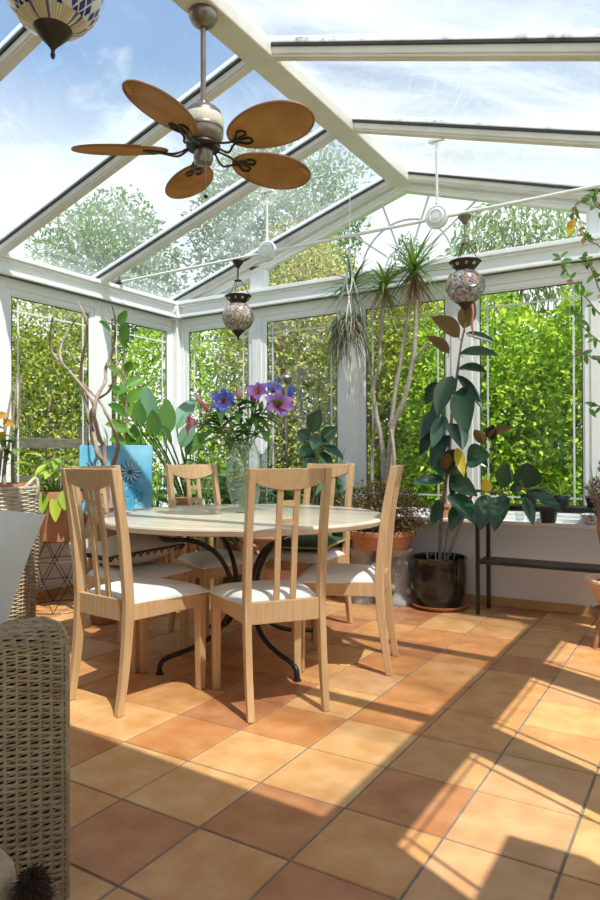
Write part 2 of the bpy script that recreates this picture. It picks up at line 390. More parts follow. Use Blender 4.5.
w = bpy.data.worlds.new('sky'); scene.world = w; w.use_nodes = True
T = w.node_tree; N = T.nodes; L = T.links; bg = N['Background']
tc = N.new('ShaderNodeTexCoord'); sx = N.new('ShaderNodeSeparateXYZ'); L.new(tc.outputs['Generated'], sx.inputs[0])
gr = N.new('ShaderNodeValToRGB'); e = gr.color_ramp.elements
e[0].position = .0; e[0].color = (.95,.96,.97,1); e[1].position = .9; e[1].color = (.12,.25,.52,1)
x = e.new(.34); x.color = (.80,.85,.91,1); x = e.new(.50); x.color = (.17,.31,.56,1)
L.new(sx.outputs['Z'], gr.inputs[0])
mp = N.new('ShaderNodeMapping'); mp.inputs['Scale'].default_value = (1,1,1.7); mp.inputs['Location'].default_value = (.35,.1,.2)
L.new(tc.outputs['Generated'], mp.inputs[0])
no = N.new('ShaderNodeTexNoise'); no.inputs['Scale'].default_value = 3.1; no.inputs['Detail'].default_value = 9; no.inputs['Roughness'].default_value = .58; no.inputs['Distortion'].default_value = .3
L.new(mp.outputs[0], no.inputs['Vector'])
cr = N.new('ShaderNodeValToRGB'); cr.color_ramp.elements[0].position = .50; cr.color_ramp.elements[1].position = .66
L.new(no.outputs['Fac'], cr.inputs[0])
mx = N.new('ShaderNodeMix'); mx.data_type = 'RGBA'; L.new(cr.outputs[0], mx.inputs[0]); L.new(gr.outputs[0], mx.inputs[6]); mx.inputs[7].default_value = (.95,.96,.98,1)
L.new(mx.outputs[2], bg.inputs[0]); bg.inputs[1].default_value = 1.0
scene.view_settings.view_transform = 'Standard'; scene.view_settings.look = 'None'
scene.view_settings.exposure = 0.64; scene.view_settings.gamma = 1; scene.view_settings.use_curve_mapping = False
try:
    scene.cycles.transparent_max_bounces = 24
except Exception: pass

# ------------------------------------------------------------------ the room
XL, XR, YB, YH, X0 = -4.248, .278, 4.771, 1.06, -1.985   # left, right, back planes, start of the glass, ridge
YR = -1.2
def ptB(u, d, z): return (u, YB + d, z)
def ptL(u, d, z): return (XL - d, u, z)
def ptR(u, d, z): return (XR + d, u, z)
def wbox(mb, pt, u0, u1, d0, d1, z0, z1, m=None):
    a = [pt(u0,d0,z0), pt(u1,d0,z0), pt(u1,d1,z0), pt(u0,d1,z0)]; b = [pt(u0,d0,z1), pt(u1,d0,z1), pt(u1,d1,z1), pt(u0,d1,z1)]
    mb.hexa(a, b, m)

# floor: grout bed and every tile with its own colour
fb = MB(); fb.box(XL-.05, XR+.05, YR, YB+.05, -.12, -.004, 6)
tx, ty, ts = -.63588, 1.795185, .30597
KNOWN = {(-3,-1):1,(-4,-1):1,(-4,0):2,(-5,0):1,(-5,-1):2,(-3,-2):3,(-2,-2):0,(-4,-2):0,(-2,-1):3,(-2,0):1,(-3,0):1,(-2,1):1,(-3,1):2,
 (-2,2):2,(-3,2):1,(-1,0):3,(-1,-1):0,(-1,1):5,(-1,2):0,(0,0):4,(0,1):4,(0,2):5,(0,3):1,(0,-1):4,(1,0):1,(1,-1):0,(-1,-2):3,(-1,3):0,(-2,3):2,
 (-1,4):0,(-1,5):3,(-2,4):0,(-2,5):2,(-2,6):2,(-3,5):3,(-3,6):2,(0,4):4,(0,5):5,(0,6):0,(-1,6):5,(-1,7):0,(-2,7):0,(-3,7):1,(1,1):1,(1,2):4,(1,3):0,(-4,1):3,(-4,2):3,(-5,1):0,(-5,2):3}
rr = random.Random(5)
for iu in range(-13, 4):
    for iv in range(-11, 11):
        g = .0035
        xa, xb = tx + iu*ts + g, tx + (iu+1)*ts - g; ya, yb = ty + iv*ts + g, ty + (iv+1)*ts - g
        xa, xb, ya, yb = max(xa, XL), min(xb, XR), max(ya, YR), min(yb, YB)
        k = KNOWN.get((iu, iv), rr.choice([0,0,1,1,2,2,3,3,5,4]))
        if xb - xa < .02 or yb - ya < .02: continue
        fb.box(xa, xb, ya, yb, -.02, rr.uniform(-.0007, 0), k)
struct(fb.build('floor', TILES + [M['grout']], bevel=.0025, seg=1))

# dwarf walls, and the solid house part behind the glass
b = MB(); b.box(XL, XR, YB, YB+.22, -.1, .575)
struct(b.build('wall_back', M['wallpaint']))
for nm, pt in (('wall_left', ptL), ('wall_right', ptR)):
    b = MB(); wbox(b, pt, YH, YB+.22, 0, .22, -.1, .575); wbox(b, pt, YR, YH, 0, .22, -.1, 2.5)
    struct(b.build(nm, M['wallpaint']))
def roof_z(x, off=0): return 3.10 - .31*(abs(x - X0) - .07) + off
b = MB()
for xa, xb in ((XL-.25, X0), (X0, XR+.25)):
    b.hexa([(xa,YR,roof_z(xa)),(xb,YR,roof_z(xb)),(xb,YH,roof_z(xb)),(xa,YH,roof_z(xa))], [(xa,YR,roof_z(xa,.16)),(xb,YR,roof_z(xb,.16)),(xb,YH,roof_z(xb,.16)),(xa,YH,roof_z(xa,.16))])
struct(b.build('ceiling', M['wallpaint']))
b = MB(); b.box(XL-.25, -1.55, YR-.15, YR, -.1, 3.25); struct(b.build('wall_reflection_blocker', M['wallpaint']))  # added unseen wall section; blocks a pane reflection, open part lets fill in
# skirting tiles
for nm, pt, a0, a1 in (('baseboard_back', ptB, XL, XR), ('baseboard_left', ptL, YR, YB-.012), ('baseboard_right', ptR, YR, YB-.012)):
    b = MB(); u = a0
    while u < a1 - .02:
        wbox(b, pt, u+.001, min(u+.304, a1), -.012, .001, .0, .062); u += .306
    struct(b.build(nm, M['skirt'], bevel=.003))
# added unseen wall outside; cuts the sunlight to shape a floor shadow edge
b = MB(); b.box(.52,.72,YR,1.40,-.2,2.12); struct(b.build('wall_sun_blocker', M['wallpaint']))
# window boards
TN = [0]
def trim(mb, mats, **k):
    TN[0] += 1; return struct(mb.build('trim_%d' % TN[0], mats, **k))
b = MB(); wbox(b, ptB, XL, XR, -.085, .03, .575, .602); trim(b, M['upvc'], bevel=.006)
b = MB(); wbox(b, ptL, YH, YB-.085, -.085, .03, .575, .602); trim(b, M['upvc'], bevel=.006)
b = MB(); wbox(b, ptR, YH, YB-.085, -.085, .03, .575, .602); trim(b, M['upvc'], bevel=.006)
# moulded eaves beams
def cornice(pt, a0, a1):
    b = MB()
    wbox(b, pt, a0, a1, -.035, .075, 2.33, 2.475); wbox(b, pt, a0, a1, -.062, .02, 2.33, 2.352); wbox(b, pt, a0, a1, -.050, .02, 2.352, 2.366)
    wbox(b, pt, a0, a1, -.075, .02, 2.446, 2.478); wbox(b, pt, a0, a1, -.055, .02, 2.428, 2.446)
    return b
trim(cornice(ptB, XL, XR), M['upvc'], bevel=.004)
trim(cornice(ptL, YH, YB-.03), M['upvc'], bevel=.004)
trim(cornice(ptR, YH, YB-.03), M['upvc'], bevel=.004)
for cx, s in ((XL, 1), (XR, -1)):
    b = MB(); b.box(cx - .02*s, cx + .085*s, YB-.085, YB+.02, 2.325, 2.482)
    b.lathe([(.0001,-.012),(.036,-.012),(.036,0),(.024,-.004),(.02,-.010),(.0001,-.014)], 16, (cx+.045*s, YB-.088, 2.405), axis='y')
    trim(b, M['upvc'], bevel=.005)
    b = MB(); b.box(cx - .1*s, cx + .05*s, YB-.05, YB+.1, .60, 2.33); trim(b, M['upvc'], bevel=.008)     # corner posts
# windows
WN = [0]
def window(pt, a0, a1, g0, g1, barin=.055):
    WN[0] += 1
    zb, zt = .60, 2.335; G0, G1 = .665, 2.2036
    b = MB()
    for (A0, A1, B0, B1, Z0, Z1, W0, W1, d0, d1) in ((a0, a1, g0-.052, g1+.052, zb, zt, .628, 2.256, .002, .042), (g0-.054, g1+.054, g0-.012, g1+.012, .626, 2.258, .655, 2.214, .010, .038), (g0-.014, g1+.014, g0, g1, .653, 2.216, G0, G1, .016, .034)):
        wbox(b, pt, A0, B0, d0, d1, Z0, Z1); wbox(b, pt, B1, A1, d0, d1, Z0, Z1)
        wbox(b, pt, B0, B1, d0, d1, Z0, W0); wbox(b, pt, B0, B1, d0, d1, W1, Z1)
    f = b.build('window_%d' % WN[0], M['upvc'], bevel=.003, seg=1); struct(f)
    b = MB(); wbox(b, pt, g0-.005, g1+.005, .024, .029, G0-.005, G1+.005); b.build('glass', M['glass'], f)
    b = MB()
    for u in (g0+barin, g1-barin): wbox(b, pt, u-.006, u+.006, .0185, .0235, G0, G1)
    for z in (G1-.098, G0+.098): wbox(b, pt, g0, g1, .018, .023, z-.006, z+.006)
    b.build('glazing_bars', M['lead'], f)
    b = MB()
    for u0_, u1_, z0_, z1_ in ((g0, g0+.006, G0, G1), (g1-.006, g1, G0, G1), (g0, g1, G1-.006, G1), (g0, g1, G0, G0+.006)): wbox(b, pt, u0_, u1_, .0175, .024, z0_, z1_)
    b.build('rubber_seal', M['gasket'], f)
    return f
bo = [XL+.04, -3.34, -2.433, -1.535, -.59, XR-.04]
bg_ = [(-4.109,-3.44),(-3.241,-2.562),(-2.305,-1.665),(-1.406,-.721),(-.47,.14)]
for i in range(5): window(ptB, bo[i], bo[i+1], *bg_[i])
lo = [YB-.05, 3.866, 2.925, 1.985, YH]
lg = [(3.988,4.655),(3.044,3.744),(2.105,2.80),(1.18,1.86)]
for i in range(4): window(ptL, lo[i+1], lo[i], *lg[i])
for i in range(4): window(ptR, lo[i+1], lo[i], *lg[i])
# gable window with its sunburst of glazing bars
def gz(x): return 3.075 - .314*abs(x - X0)
WN[0] += 1
b = MB(); bot = 2.482
def sl(d0, d1, xa, xb, o0, o1):
    b.hexa([(xa,YB+d0,gz(xa)+o0),(xb,YB+d0,gz(xb)+o0),(xb,YB+d1,gz(xb)+o0),(xa,YB+d1,gz(xa)+o0)], [(xa,YB+d0,gz(xa)+o1),(xb,YB+d0,gz(xb)+o1),(xb,YB+d1,gz(xb)+o1),(xa,YB+d1,gz(xa)+o1)])
for xa, xb in ((XL, X0), (X0, XR)):
    sl(.0, .12, xa, xb, .03, .13); sl(.02, .10, xa, xb, 0, .032)
for xm in (-3.35, -.62):
    z1 = gz(xm) + .05
    b.box(xm-.055, xm+.055, YB+.0, YB+.12, 2.475, z1); b.box(xm-.075, xm+.075, YB+.02, YB+.1, 2.475, z1-.03)
b.box(XL, XR, YB+.0, YB+.12, 2.47, 2.484)
gw = struct(b.build('window_%d' % WN[0], M['upvc'], bevel=.003, seg=1))
b = MB(); xe = (3.075 - bot)/.314
b.prism([(X0-xe, bot), (X0+xe, bot), (X0, 3.075)], .058, .064, lambda u, z, d: (u, YB+d, z)); b.build('glass', M['glass'], gw)
b = MB()
cz = 2.484
arc = [(X0 + .375*math.cos(a), YB+.052, cz + .375*math.sin(a)) for a in lerp(0, PI, 25)]
b.tube(arc, .0085, 6)
arc = [(X0 + .17*math.cos(a), YB+.052, cz + .17*math.sin(a)) for a in lerp(0, PI, 15)]
b.tube(arc, .0085, 6)
for a in (37, 70, 110, 143):
    a = math.radians(a); dx, dz = math.cos(a), math.sin(a)
    t = (3.075 - cz)/(dz + .314*abs(dx)) if True else 0
    b.tube([(X0 + .17*dx, YB+.052, cz + .17*dz), (X0 + t*dx, YB+.052, cz + t*dz)], .0085, 6)
b.build('sunburst_glazing_bars', M['lead'], gw)

# ridge beam, rafters, panes of the roof
b = MB(); b.box(X0-.072, X0+.078, YH-.05, YB+.10, 3.098, 3.19)
trim(b, M['beam'], bevel=.008)
RY = [YH+.02, 1.98, 2.90, 3.82, 4.735]
def rafter(y, s, last=False):
    TN[0] += 1
    xa, xb = X0 + s*.06, (XL-.08 if s < 0 else XR+.08)
    def seg(y0, y1, o0, o1, m=None):
        mb.hexa([(xa,y0,roof_z(xa,o0)),(xb,y0,roof_z(xb,o0)),(xb,y1,roof_z(xb,o0)),(xa,y1,roof_z(xa,o0))], [(xa,y0,roof_z(xa,o1)),(xb,y0,roof_z(xb,o1)),(xb,y1,roof_z(xb,o1)),(xa,y1,roof_z(xa,o1))])
    mb = MB(); seg(y-.032, y+.032, .016, .056); seg(y-.025, y+.025, .004, .02)
    o = struct(mb.build('trim_%d' % TN[0], M['beam'], bevel=.005))
    mb = MB(); seg(y-.042, y+.042, .054, .068); mb.build('rubber_gasket', M['gasket'], o)
    mb = MB(); seg(y-.04, y+.04, .075, .105); mb.build('glazing_cap', M['upvc'], o, bevel=.006)
for s in (-1, 1):
    for y in RY: rafter(y, s)
# green moss along the caps of the sun-side bars
for y in (2.90, 3.82):
    mb = MB()
    for i in range(26):
        x = random.uniform(X0+.15, XR-.1); r = random.uniform(.004, .011)
        mb.ball((x, y-.045+random.uniform(-.012,.006), roof_z(x, .083)), r, 7, 5, (1.5,.8,.6))
    tag(mb.build('moss', M['moss']), 'green moss clumps along the %s roof bar right of the ridge' % ('nearer' if y < 3 else 'farther'), 'moss', kind='stuff')
for s in (-1, 1):
    for i in range(4):
        WN[0] += 1
        xa, xb = X0 + s*.075, (XL-.09 if s < 0 else XR+.09)
        y0, y1 = RY[i]+.02, RY[i+1]-.02
        mb = MB()
        mb.hexa([(xa,y0,roof_z(xa,.068)),(xb,y0,roof_z(xb,.068)),(xb,y1,roof_z(xb,.068)),(xa,y1,roof_z(xa,.068))], [(xa,y0,roof_z(xa,.074)),(xb,y0,roof_z(xb,.074)),(xb,y1,roof_z(xb,.074)),(xa,y1,roof_z(xa,.074))])
        struct(mb.build('window_%d' % WN[0], M['roofglass'] if s < 0 else M['roofglass2']))
# gutters outside
for s, cx in ((-1, XL-.11), (1, XR+.11)):
    b = MB(); b.tube([(cx, YH, 2.425), (cx, YB+.1, 2.425)], .035, 10); trim(b, M['upvc'], smooth=40)

# iron tie rod across the room with two rosettes hung from the roof
TN[0] += 1
b = MB(); b.tube([(XL+.05, 4.0, 2.503), (XR-.05, 4.0, 2.532)], .0115, 8)
rod = struct(b.build('trim_%d' % TN[0], M['upvc'], smooth=40)); rod['label'] = 'white iron tie rod spanning the room under the glass roof'
for x, z in ((-2.706, 2.523), (-1.437, 2.529)):
    b = MB(); b.lathe([(.0001,-.03),(.022,-.03),(.026,-.022),(.03,-.022),(.04,-.03),(.052,-.024),(.056,-.012),(.062,-.02),(.071,-.016),(.074,0),(.071,.016),(.06,.02),(.0001,.022)], 28, (x, 4.0, z), axis='y')
    b.build('rosette', M['upvc'], rod, smooth=50)
    zt = roof_z(x, .066)
    b = MB(); b.tube([(x, 4.0, z+.07), (x, 4.0, zt)], .0085, 8); b.ball((x, 4.0, z+.085), .014, 8, 6); b.build('hanger_rod', M['upvc'], rod, smooth=50)
    b = MB(); b.box(x-.05, x+.05, 3.985, 4.015, zt-.02, zt-.004); b.bar((x-.05,4.0,zt-.012),(x-.02,4.0,zt-.03),.02,.01); b.build('bracket', M['upvc'], rod)
b = MB(); b.tube([(XL+.05,4.0,2.503),(XL+.02,3.99,2.49),(XL,3.90,2.485),(XL-.03,3.84,2.49)], .013, 8); b.tube([(XL+.06,4.0,2.50),(XL+.09,4.0,2.505)], .02, 8); b.build('end_hook', M['bronzedark'], rod, smooth=40)

# ------------------------------------------------------------------ dining chairs
def make_chair():
    root = thing('dining_chair', 'x', 'chair', (0,0,0), 0, 'dining chairs around the stone table')
    for s in (-1, 1):
        b = MB()   # front leg
        x = s*.195; b.hexa([(x-.017,.178,0),(x+.017,.178,0),(x+.017,.212,0),(x-.017,.212,0)], [(x-.020,.172,.43),(x+.020,.172,.43),(x+.020,.215,.43),(x-.020,.215,.43)])
        b.build('leg', M['wood'], root, bevel=.004)
        b = MB()   # rear leg running up into the back post
        ks = [(-.235,0,.032),(-.205,.20,.038),(-.188,.40,.046),(-.190,.50,.046),(-.215,.75,.042),(-.262,1.005,.036)]
        rings = []
        for i, (y, z, t) in enumerate(catmull([V(y, z, t) for y, z, t in ks], 4)):
            xx = s*.162; hw = .0145
            rings.append([(xx-hw, y-t/2, z),(xx+hw, y-t/2, z),(xx+hw, y+t/2, z),(xx-hw, y+t/2, z)])
        b.loft(rings); b.build('rear_post', M['wood'], root, bevel=.004)
        b = MB()   # side rail
        b.hexa([(s*.165-.011,-.17,.375),(s*.165+.011,-.17,.375),(s*.165+.011,-.17,.445),(s*.165-.011,-.17,.445)], [(s*.195-.011,.18,.375),(s*.195+.011,.18,.375),(s*.195+.011,.18,.440),(s*.195-.011,.18,.440)])
        b.build('side_rail', M['wood'], root, bevel=.003)
    b = MB(); b.box(-.178,.178,.187,.209,.375,.440); b.build('front_rail', M['wood'], root, bevel=.003)
    b = MB(); b.box(-.15,.15,-.200,-.176,.372,.462); b.build('rear_rail', M['wood'], root, bevel=.003)
    def yb(z): return -.190 - .025*((z-.5)/.25) if z < .75 else -.215 - .047*((z-.75)/.255)
    b = MB(); n = 14; rings = []
    for i in range(n+1):
        u = -1 + 2*i/n; x = u*.1485; zl = .948 - .034*math.cos(u*PI/2)**.8 if abs(u) < 1 else .948
        zt = 1.003; rings.append([(x, yb(zl)-.011, zl),(x, yb(zl)+.011, zl),(x, yb(zt)+.011, zt),(x, yb(zt)-.011, zt)])
    b.loft(rings); b.build('top_rail', M['wood'], root, bevel=.003)
    for s in (-1, 1):
        b = MB(); rings = []
        for z in lerp(.455, .925, 8):
            x = s*.036; rings.append([(x-.0125,yb(z)-.007,z),(x+.0125,yb(z)-.007,z),(x+.0125,yb(z)+.007,z),(x-.0125,yb(z)+.007,z)])
        b.loft(rings); b.build('slat', M['wood'], root, bevel=.002)
    for z in (.862, .785):
        b = MB(); b.box(-.025,.025,yb(z)-.007,yb(z)+.007,z-.0115,z+.0115); b.build('crossbar', M['wood'], root)
    # padded seat
    b = MB(); nx, ny = 16, 16; top = []; 
    def hw(y): return .163 + (y+.168)/.385*.058
    for j in range(ny+1):
        v = -1 + 2*j/ny; row = []
        for i in range(nx+1):
            u = -1 + 2*i/nx
            uu = math.copysign(abs(u)**.8, u); vv = math.copysign(abs(v)**.8, v)
            y = .0265 + vv*.1945; x = uu*(hw(y) + .006)
            h = (1-abs(u)**5)*(1-abs(v)**5)
            row.append((x, y, .445 + .036*h**.6 + .004*(1-u*u)*(1-v*v)))
        top.append(row)
    vs = [p for r in top for p in r] + [(p[0]*.985, p[1], .436) for r in top for p in r]
    k = (nx+1)*(ny+1); fs = []
    for j in range(ny):
        for i in range(nx):
            a = j*(nx+1)+i; fs.append((a,a+1,a+nx+2,a+nx+1)); fs.append((k+a,k+a+nx+1,k+a+nx+2,k+a+1))
    edge = [i for i in range(nx+1)] + [j*(nx+1)+nx for j in range(1,ny+1)] + [ny*(nx+1)+i for i in range(nx-1,-1,-1)] + [j*(nx+1) for j in range(ny-1,0,-1)]
    for q in range(len(edge)):
        a, c = edge[q], edge[(q+1)%len(edge)]; fs.append((c, a, k+a, k+c))
    b.add(vs, fs); b.build('seat', M['seat'], root, smooth=60)
    return root
def D(a): return math.radians(a)
CH = [((-1.463,2.31),(-.79,.61),'dining chair in front of the table, its slatted back squarely towards the viewer'),
      ((-2.215,1.97),(.09,1),'dining chair nearest the wicker sofa, left of the front chair'),
      ((-1.371,3.143),(-.95,-.31),'dining chair at the right side of the table, seen in profile'),
      ((-2.735,3.225),(.95,-.31),'dining chair facing us behind the table, left of the glass vase'),
      ((-2.107,3.81),(-.09,-1),'dining chair behind the table with a green velvet cushion on its seat'),
      ((-2.85,2.57),(1,.05),'dining chair at the left of the table with a braided cushion on it')]
proto = make_chair(); chairs = []
for i, ((x, y), (ux, uy), lab) in enumerate(CH):
    o = proto if i == 0 else copy_tree(proto)
    a = math.atan2(uy, ux) - PI/2; n = math.hypot(ux, uy); ux /= n; uy /= n
    o.location = (x + ux*.235, y + uy*.235, 0); o.rotation_euler = (0,0,a); o['label'] = 'pale wooden ' + lab
    chairs.append(o)

def cushion(name, label, cat, size, loc, rot, mats, piping=None, thick=.09, group=None, wave=0, soft=.55):
    """pillow with pinched corners; size = (width, depth)"""
    b = MB(); n = 18; vs = []; fs = []
    for s in (1, -1):
        for j in range(n+1):
            for i in range(n+1):
                u = -1+2*i/n; v = -1+2*j/n
                pin = 1 - .06*(1-abs(u)**2)*abs(v)**2 - .0
                px_ = u*size[0]/2*(1-.07*(1-v*v)*abs(u)**3); py_ = v*size[1]/2*(1-.07*(1-u*u)*abs(v)**3)
                h = max(0,(1-u**2))**soft*max(0,(1-v**2))**soft
                vs.append((px_, py_, s*thick/2*h + wave*math.sin(5*u+3*v)*h))
    k = (n+1)**2
    for j in range(n):
        for i in range(n):
            a = j*(n+1)+i; fs.append((a,a+1,a+n+2,a+n+1)); fs.append((k+a,k+a+n+1,k+a+n+2,k+a+1))
    root = thing(name, label, cat, loc, 0, group); root.rotation_euler = rot
    b.add(vs, fs); b.build('cover', mats, root, smooth=60)
    if piping:
        ed = []
        for i in range(n): ed.append(vs[i])
        for j in range(n): ed.append(vs[j*(n+1)+n])
        for i in range(n,0,-1): ed.append(vs[n*(n+1)+i])
        for j in range(n,0,-1): ed.append(vs[j*(n+1)])
        ed.append(ed[0]); b = MB(); b.tube(ed, .006, 6); b.build('piping', piping, root, smooth=60)
    return root
cushion('seat_cushion', 'green velvet cushion with pale piping lying on the chair behind the table', 'cushion', (.40,.38), (-2.125,3.585,.518), (D(3),D(-2),D(5)), M['greenvelvet'], M['braidgold'], .085)
c = cushion('seat_cushion', 'plump beige linen cushion edged with dark braid on the left chair of the table', 'cushion', (.44,.42), (-2.63,2.59,.565), (D(5),D(-3),D(-24)), M['linen'], M['trim'], .17)
b = MB()     # loops of dark braid along the edge
for s, ax in ((1,0),(-1,0),(1,1),(-1,1)):
    for i in range(11):
        t = -.19 + i*.038
        p = (t, s*.203, 0) if ax == 0 else (s*.212, t, 0)
        q = (t+.013, s*.185, -.022) if ax == 0 else (s*.192, t+.013, -.022)
        q2 = (t+.026, s*.203, 0) if ax == 0 else (s*.212, t+.026, 0)
        b.tube([p, q, q2], .005, 5)
b.build('braid_loops', M['trim'], c, smooth=60)

# ------------------------------------------------------------------ the stone table
TC = (-2.10, 2.88)
t = thing('dining_table', 'round travertine-topped dining table on black scrolled iron legs', 'table', (*TC, 0))
out = []
for k in range(144):
    a = 2*PI*k/144; q = ((math.degrees(a) + 58) % 360)
    r = .752 if (q < 86 or 180 <= q < 266) else .735
    for q0 in (0, 86, 180, 266):
        dq = min(abs(q-q0), 360-abs(q-q0))
        if dq < 2: r -= .016*(1 - dq/2.5)
    out.append((r*math.cos(a), r*math.sin(a), r))
b = MB(); rings = []
for z, o in ((.714,-.020),(.718,-.010),(.728,-.004),(.738,0),(.746,-.003),(.750,-.009)):
    rings.append([(x*(r+o)/r, y*(r+o)/r, z) for x, y, r in out])
b.loft(rings); b.build('tabletop', M['stone'], t, smooth=30)
for a in (-113, -23, 67, 157):
    a = D(a); ca, sa = math.cos(a), math.sin(a)
    prof = [(.47,.712),(.47,.672),(.455,.650),(.40,.643),(.33,.636),(.25,.612),(.17,.56),(.11,.48),(.078,.39),(.076,.31),(.10,.23),(.155,.16),(.235,.115),(.33,.09),(.42,.074),(.465,.058),(.478,.03),(.478,.004)]
    b = MB(); b.tube(catmull([(r*ca, r*sa, z) for r, z in prof], 4), .0125, 8)
    b.lathe([(.0001,.0),(.02,.0),(.02,.008),(.0001,.012)], 12, (.478*ca,.478*sa,0)); b.build('leg', M['iron'], t, smooth=50)
b = MB(); b.tube([(.44*math.cos(x), .44*math.sin(x), .704) for x in lerp(0, 2*PI, 41)], .011, 8); b.build('top_ring', M['iron'], t, smooth=50)
b = MB(); b.tube([(.085*math.cos(x), .085*math.sin(x), .37) for x in lerp(0, 2*PI, 25)], .009, 8); b.build('waist_ring', M['iron'], t, smooth=50)

# ------------------------------------------------------------------ vase of lilies
VX, VY = -2.150, 2.955
v = thing('glass_vase', 'clear bulging glass vase of lilies standing on the travertine table', 'vase', (VX, VY, .75))
prof = [(.0001,0),(.050,0),(.056,.008),(.075,.06),(.092,.13),(.099,.19),(.096,.25),(.083,.31),(.066,.355),(.058,.375),(.060,.385)]
b = MB(); b.lathe(prof + [(.055,.383),(.054,.372),(.062,.353),(.079,.308),(.092,.25),(.095,.19),(.088,.13),(.071,.062),(.05,.02),(.0001,.018)], 32); b.build('glass_body', M['clearglass'], v, smooth=60)
b = MB(); b.lathe([(.0001,.019),(.049,.021),(.070,.062),(.087,.13),(.092,.175),(.0001,.175)], 32); b.build('water', M['water'], v, smooth=50)
def lily(b, c, dr, size, mats, openness=1.0, seed=0):
    """six recurved petals; first material near the tip, second at the throat"""
    rnd = random.Random(seed); d = V(dr).normalized(); s = d.orthogonal().normalized(); u = d.cross(s)
    for k in range(6):
        a = 2*PI*k/6 + rnd.uniform(-.15,.15); rad = s*math.cos(a) + u*math.sin(a)
        n = 8; vs = []; fs = []; size_ = size; Lp = 1.12*size*rnd.uniform(.9,1.08); wd = size*(.66 if k % 2 else .50)
        side = d.cross(rad).normalized(); p = V(c)
        for i in range(n+1):
            tt = i/n; ang = openness*(.25 + 1.5*tt**1.3); dirn = d*math.cos(ang) + rad*math.sin(ang)
            if i: p = p + dirn*(Lp/n)
            w = wd*math.sin(PI*min(1,(tt**1.15*.93+.05)))**.62*.5*(1 + .08*math.sin(9*tt + k))
            nrm = dirn.cross(side)
            rf = size*.035*math.sin(8*tt + 2*k); vs += [p - side*w + nrm*(w*.25 + rf), p, p + side*w + nrm*(w*.25 - rf)]
        o = len(b.v); b.v.extend([tuple(x) for x in vs])
        for i in range(n):
            for j in (0,1):
                q = o + i*3 + j; b.f.append((q,q+1,q+4,q+3)); b.m.append(1 if i < 4 else 0); b.r.append(rnd.random())
    for k in range(6):
        a = 2*PI*k/6; rad = s*math.cos(a) + u*math.sin(a)
        b.tube([V(c), V(c) + d*size*.45 + rad*size*.12, V(c) + d*size*.72 + rad*size*.24], [.0015,.0012,.003], 4, m=2)
def bud(b, c, dr, L_, r_, m=0):
    d = V(dr).normalized(); c = V(c)
    b.tube([c + d*(L_*x) for x in (0,.12,.35,.6,.82,1)], [r_*.35, r_*.7, r_, r_*.95, r_*.6, r_*.12], 9, m=m)
def lily_stem(label, head, flowers, buds, nleaf, seed):
    rnd = random.Random(seed)
    root = thing('lily_stem', label, 'flower', (VX, VY, .775), 0, 'lilies in the glass vase')
    h = V(head) - V(VX, VY, .775)
    foot = V(-h.x*.16, -h.y*.16, 0)
    path = catmull([foot, V(h.x*.08, h.y*.08, .28), V(h.x*.45, h.y*.45, .28+(h.z-.28)*.5), h], 5)
    b = MB(); b.tube(path, .0042, 6); b.build('stem', M['greenstem'], root, smooth=60)
    b = MB()
    for k in range(nleaf):
        i = rnd.randint(9, len(path)-2); p = path[i]; a = rnd.uniform(0, 2*PI)
        b.leaf(p, (math.cos(a), math.sin(a), rnd.uniform(-.1,.6)), (0,0,1), rnd.uniform(.13,.23), rnd.uniform(.034,.055), rnd.uniform(.2,.7), .2, 'ovate', 6)
    b.build('leaves', M['lilyleaf'], root, smooth=60)
    for (off, dr, sz, mats) in flowers:
        p = h + V(off); b = MB(); b.tube([h - V(0,0,.05), h*.4 + p*.6 - V(0,0,.01), p], .003, 5, m=3)
        lily(b, p, dr, sz, mats, 1.0, rnd.randint(0,999)); b.build('lily_flower', [M[mats[0]], M[mats[1]], M['budgreen'], M['greenstem']], root, smooth=60)
    for (off, dr, L_, r_, m_) in buds:
        p = h + V(off); b = MB(); b.tube([h - V(0,0,.05), h*.4 + p*.6 - V(0,0,.01), p], .0025, 5, m=1); bud(b, p, dr, L_, r_)
        b.build('lily_bud', [M[m_], M['greenstem']], root, smooth=60)
R_ = V(.854,.52,0); F_ = V(.52,-.854,0)      # towards the right and towards the viewer
def rv(x, f, z): return tuple(R_*x + F_*f + V(0,0,z))
lily_stem('lily stem with an open blue flower at the left of the bouquet', (-2.285,2.90,1.335), [(rv(.03,.02,.0), rv(.1,.8,.25), .085, ('blue','violet'))], [], 8, 1)
lily_stem('lily stem with the low pink flower at the far left of the bouquet', (-2.355,2.87,1.245), [(rv(-.035,.02,-.01), rv(-.9,.3,.0), .085, ('pink','pinkpale'))], [], 7, 2)
lily_stem('lily stem carrying two pink buds at the upper left of the bouquet', (-2.325,2.88,1.275), [], [(rv(-.01,0,.02), rv(-.45,.1,.8), .075, .013, 'pink'), (rv(-.045,.01,.065), rv(-.5,0,.75), .07, .012, 'pinkpale')], 6, 3)
lily_stem('lily stem with an upright pale pink bud in the middle of the bouquet', (-2.195,2.965,1.34), [], [(rv(0,0,.01), rv(.03,.1,1), .085, .016, 'pinkpale')], 7, 4)
lily_stem('lily stem with a half-open pink bud and a green bud right of centre', (-2.13,3.00,1.30), [], [(rv(.01,0,.03), rv(-.1,.1,1), .09, .019, 'pink'), (rv(.045,.01,-.01), rv(.15,.1,1), .065, .014, 'budgreen')], 7, 5)
lily_stem('lily stem with the topmost open pink and violet flower', (-2.10,3.02,1.375), [(rv(.0,.02,.01), rv(-.1,.75,.45), .075, ('violet','pink'))], [], 7, 6)
lily_stem('lily stem with a blue flower behind the topmost violet one', (-2.04,3.06,1.38), [(rv(.0,.0,.02), rv(.2,.6,.7), .068, ('blue','violet'))], [], 6, 7)
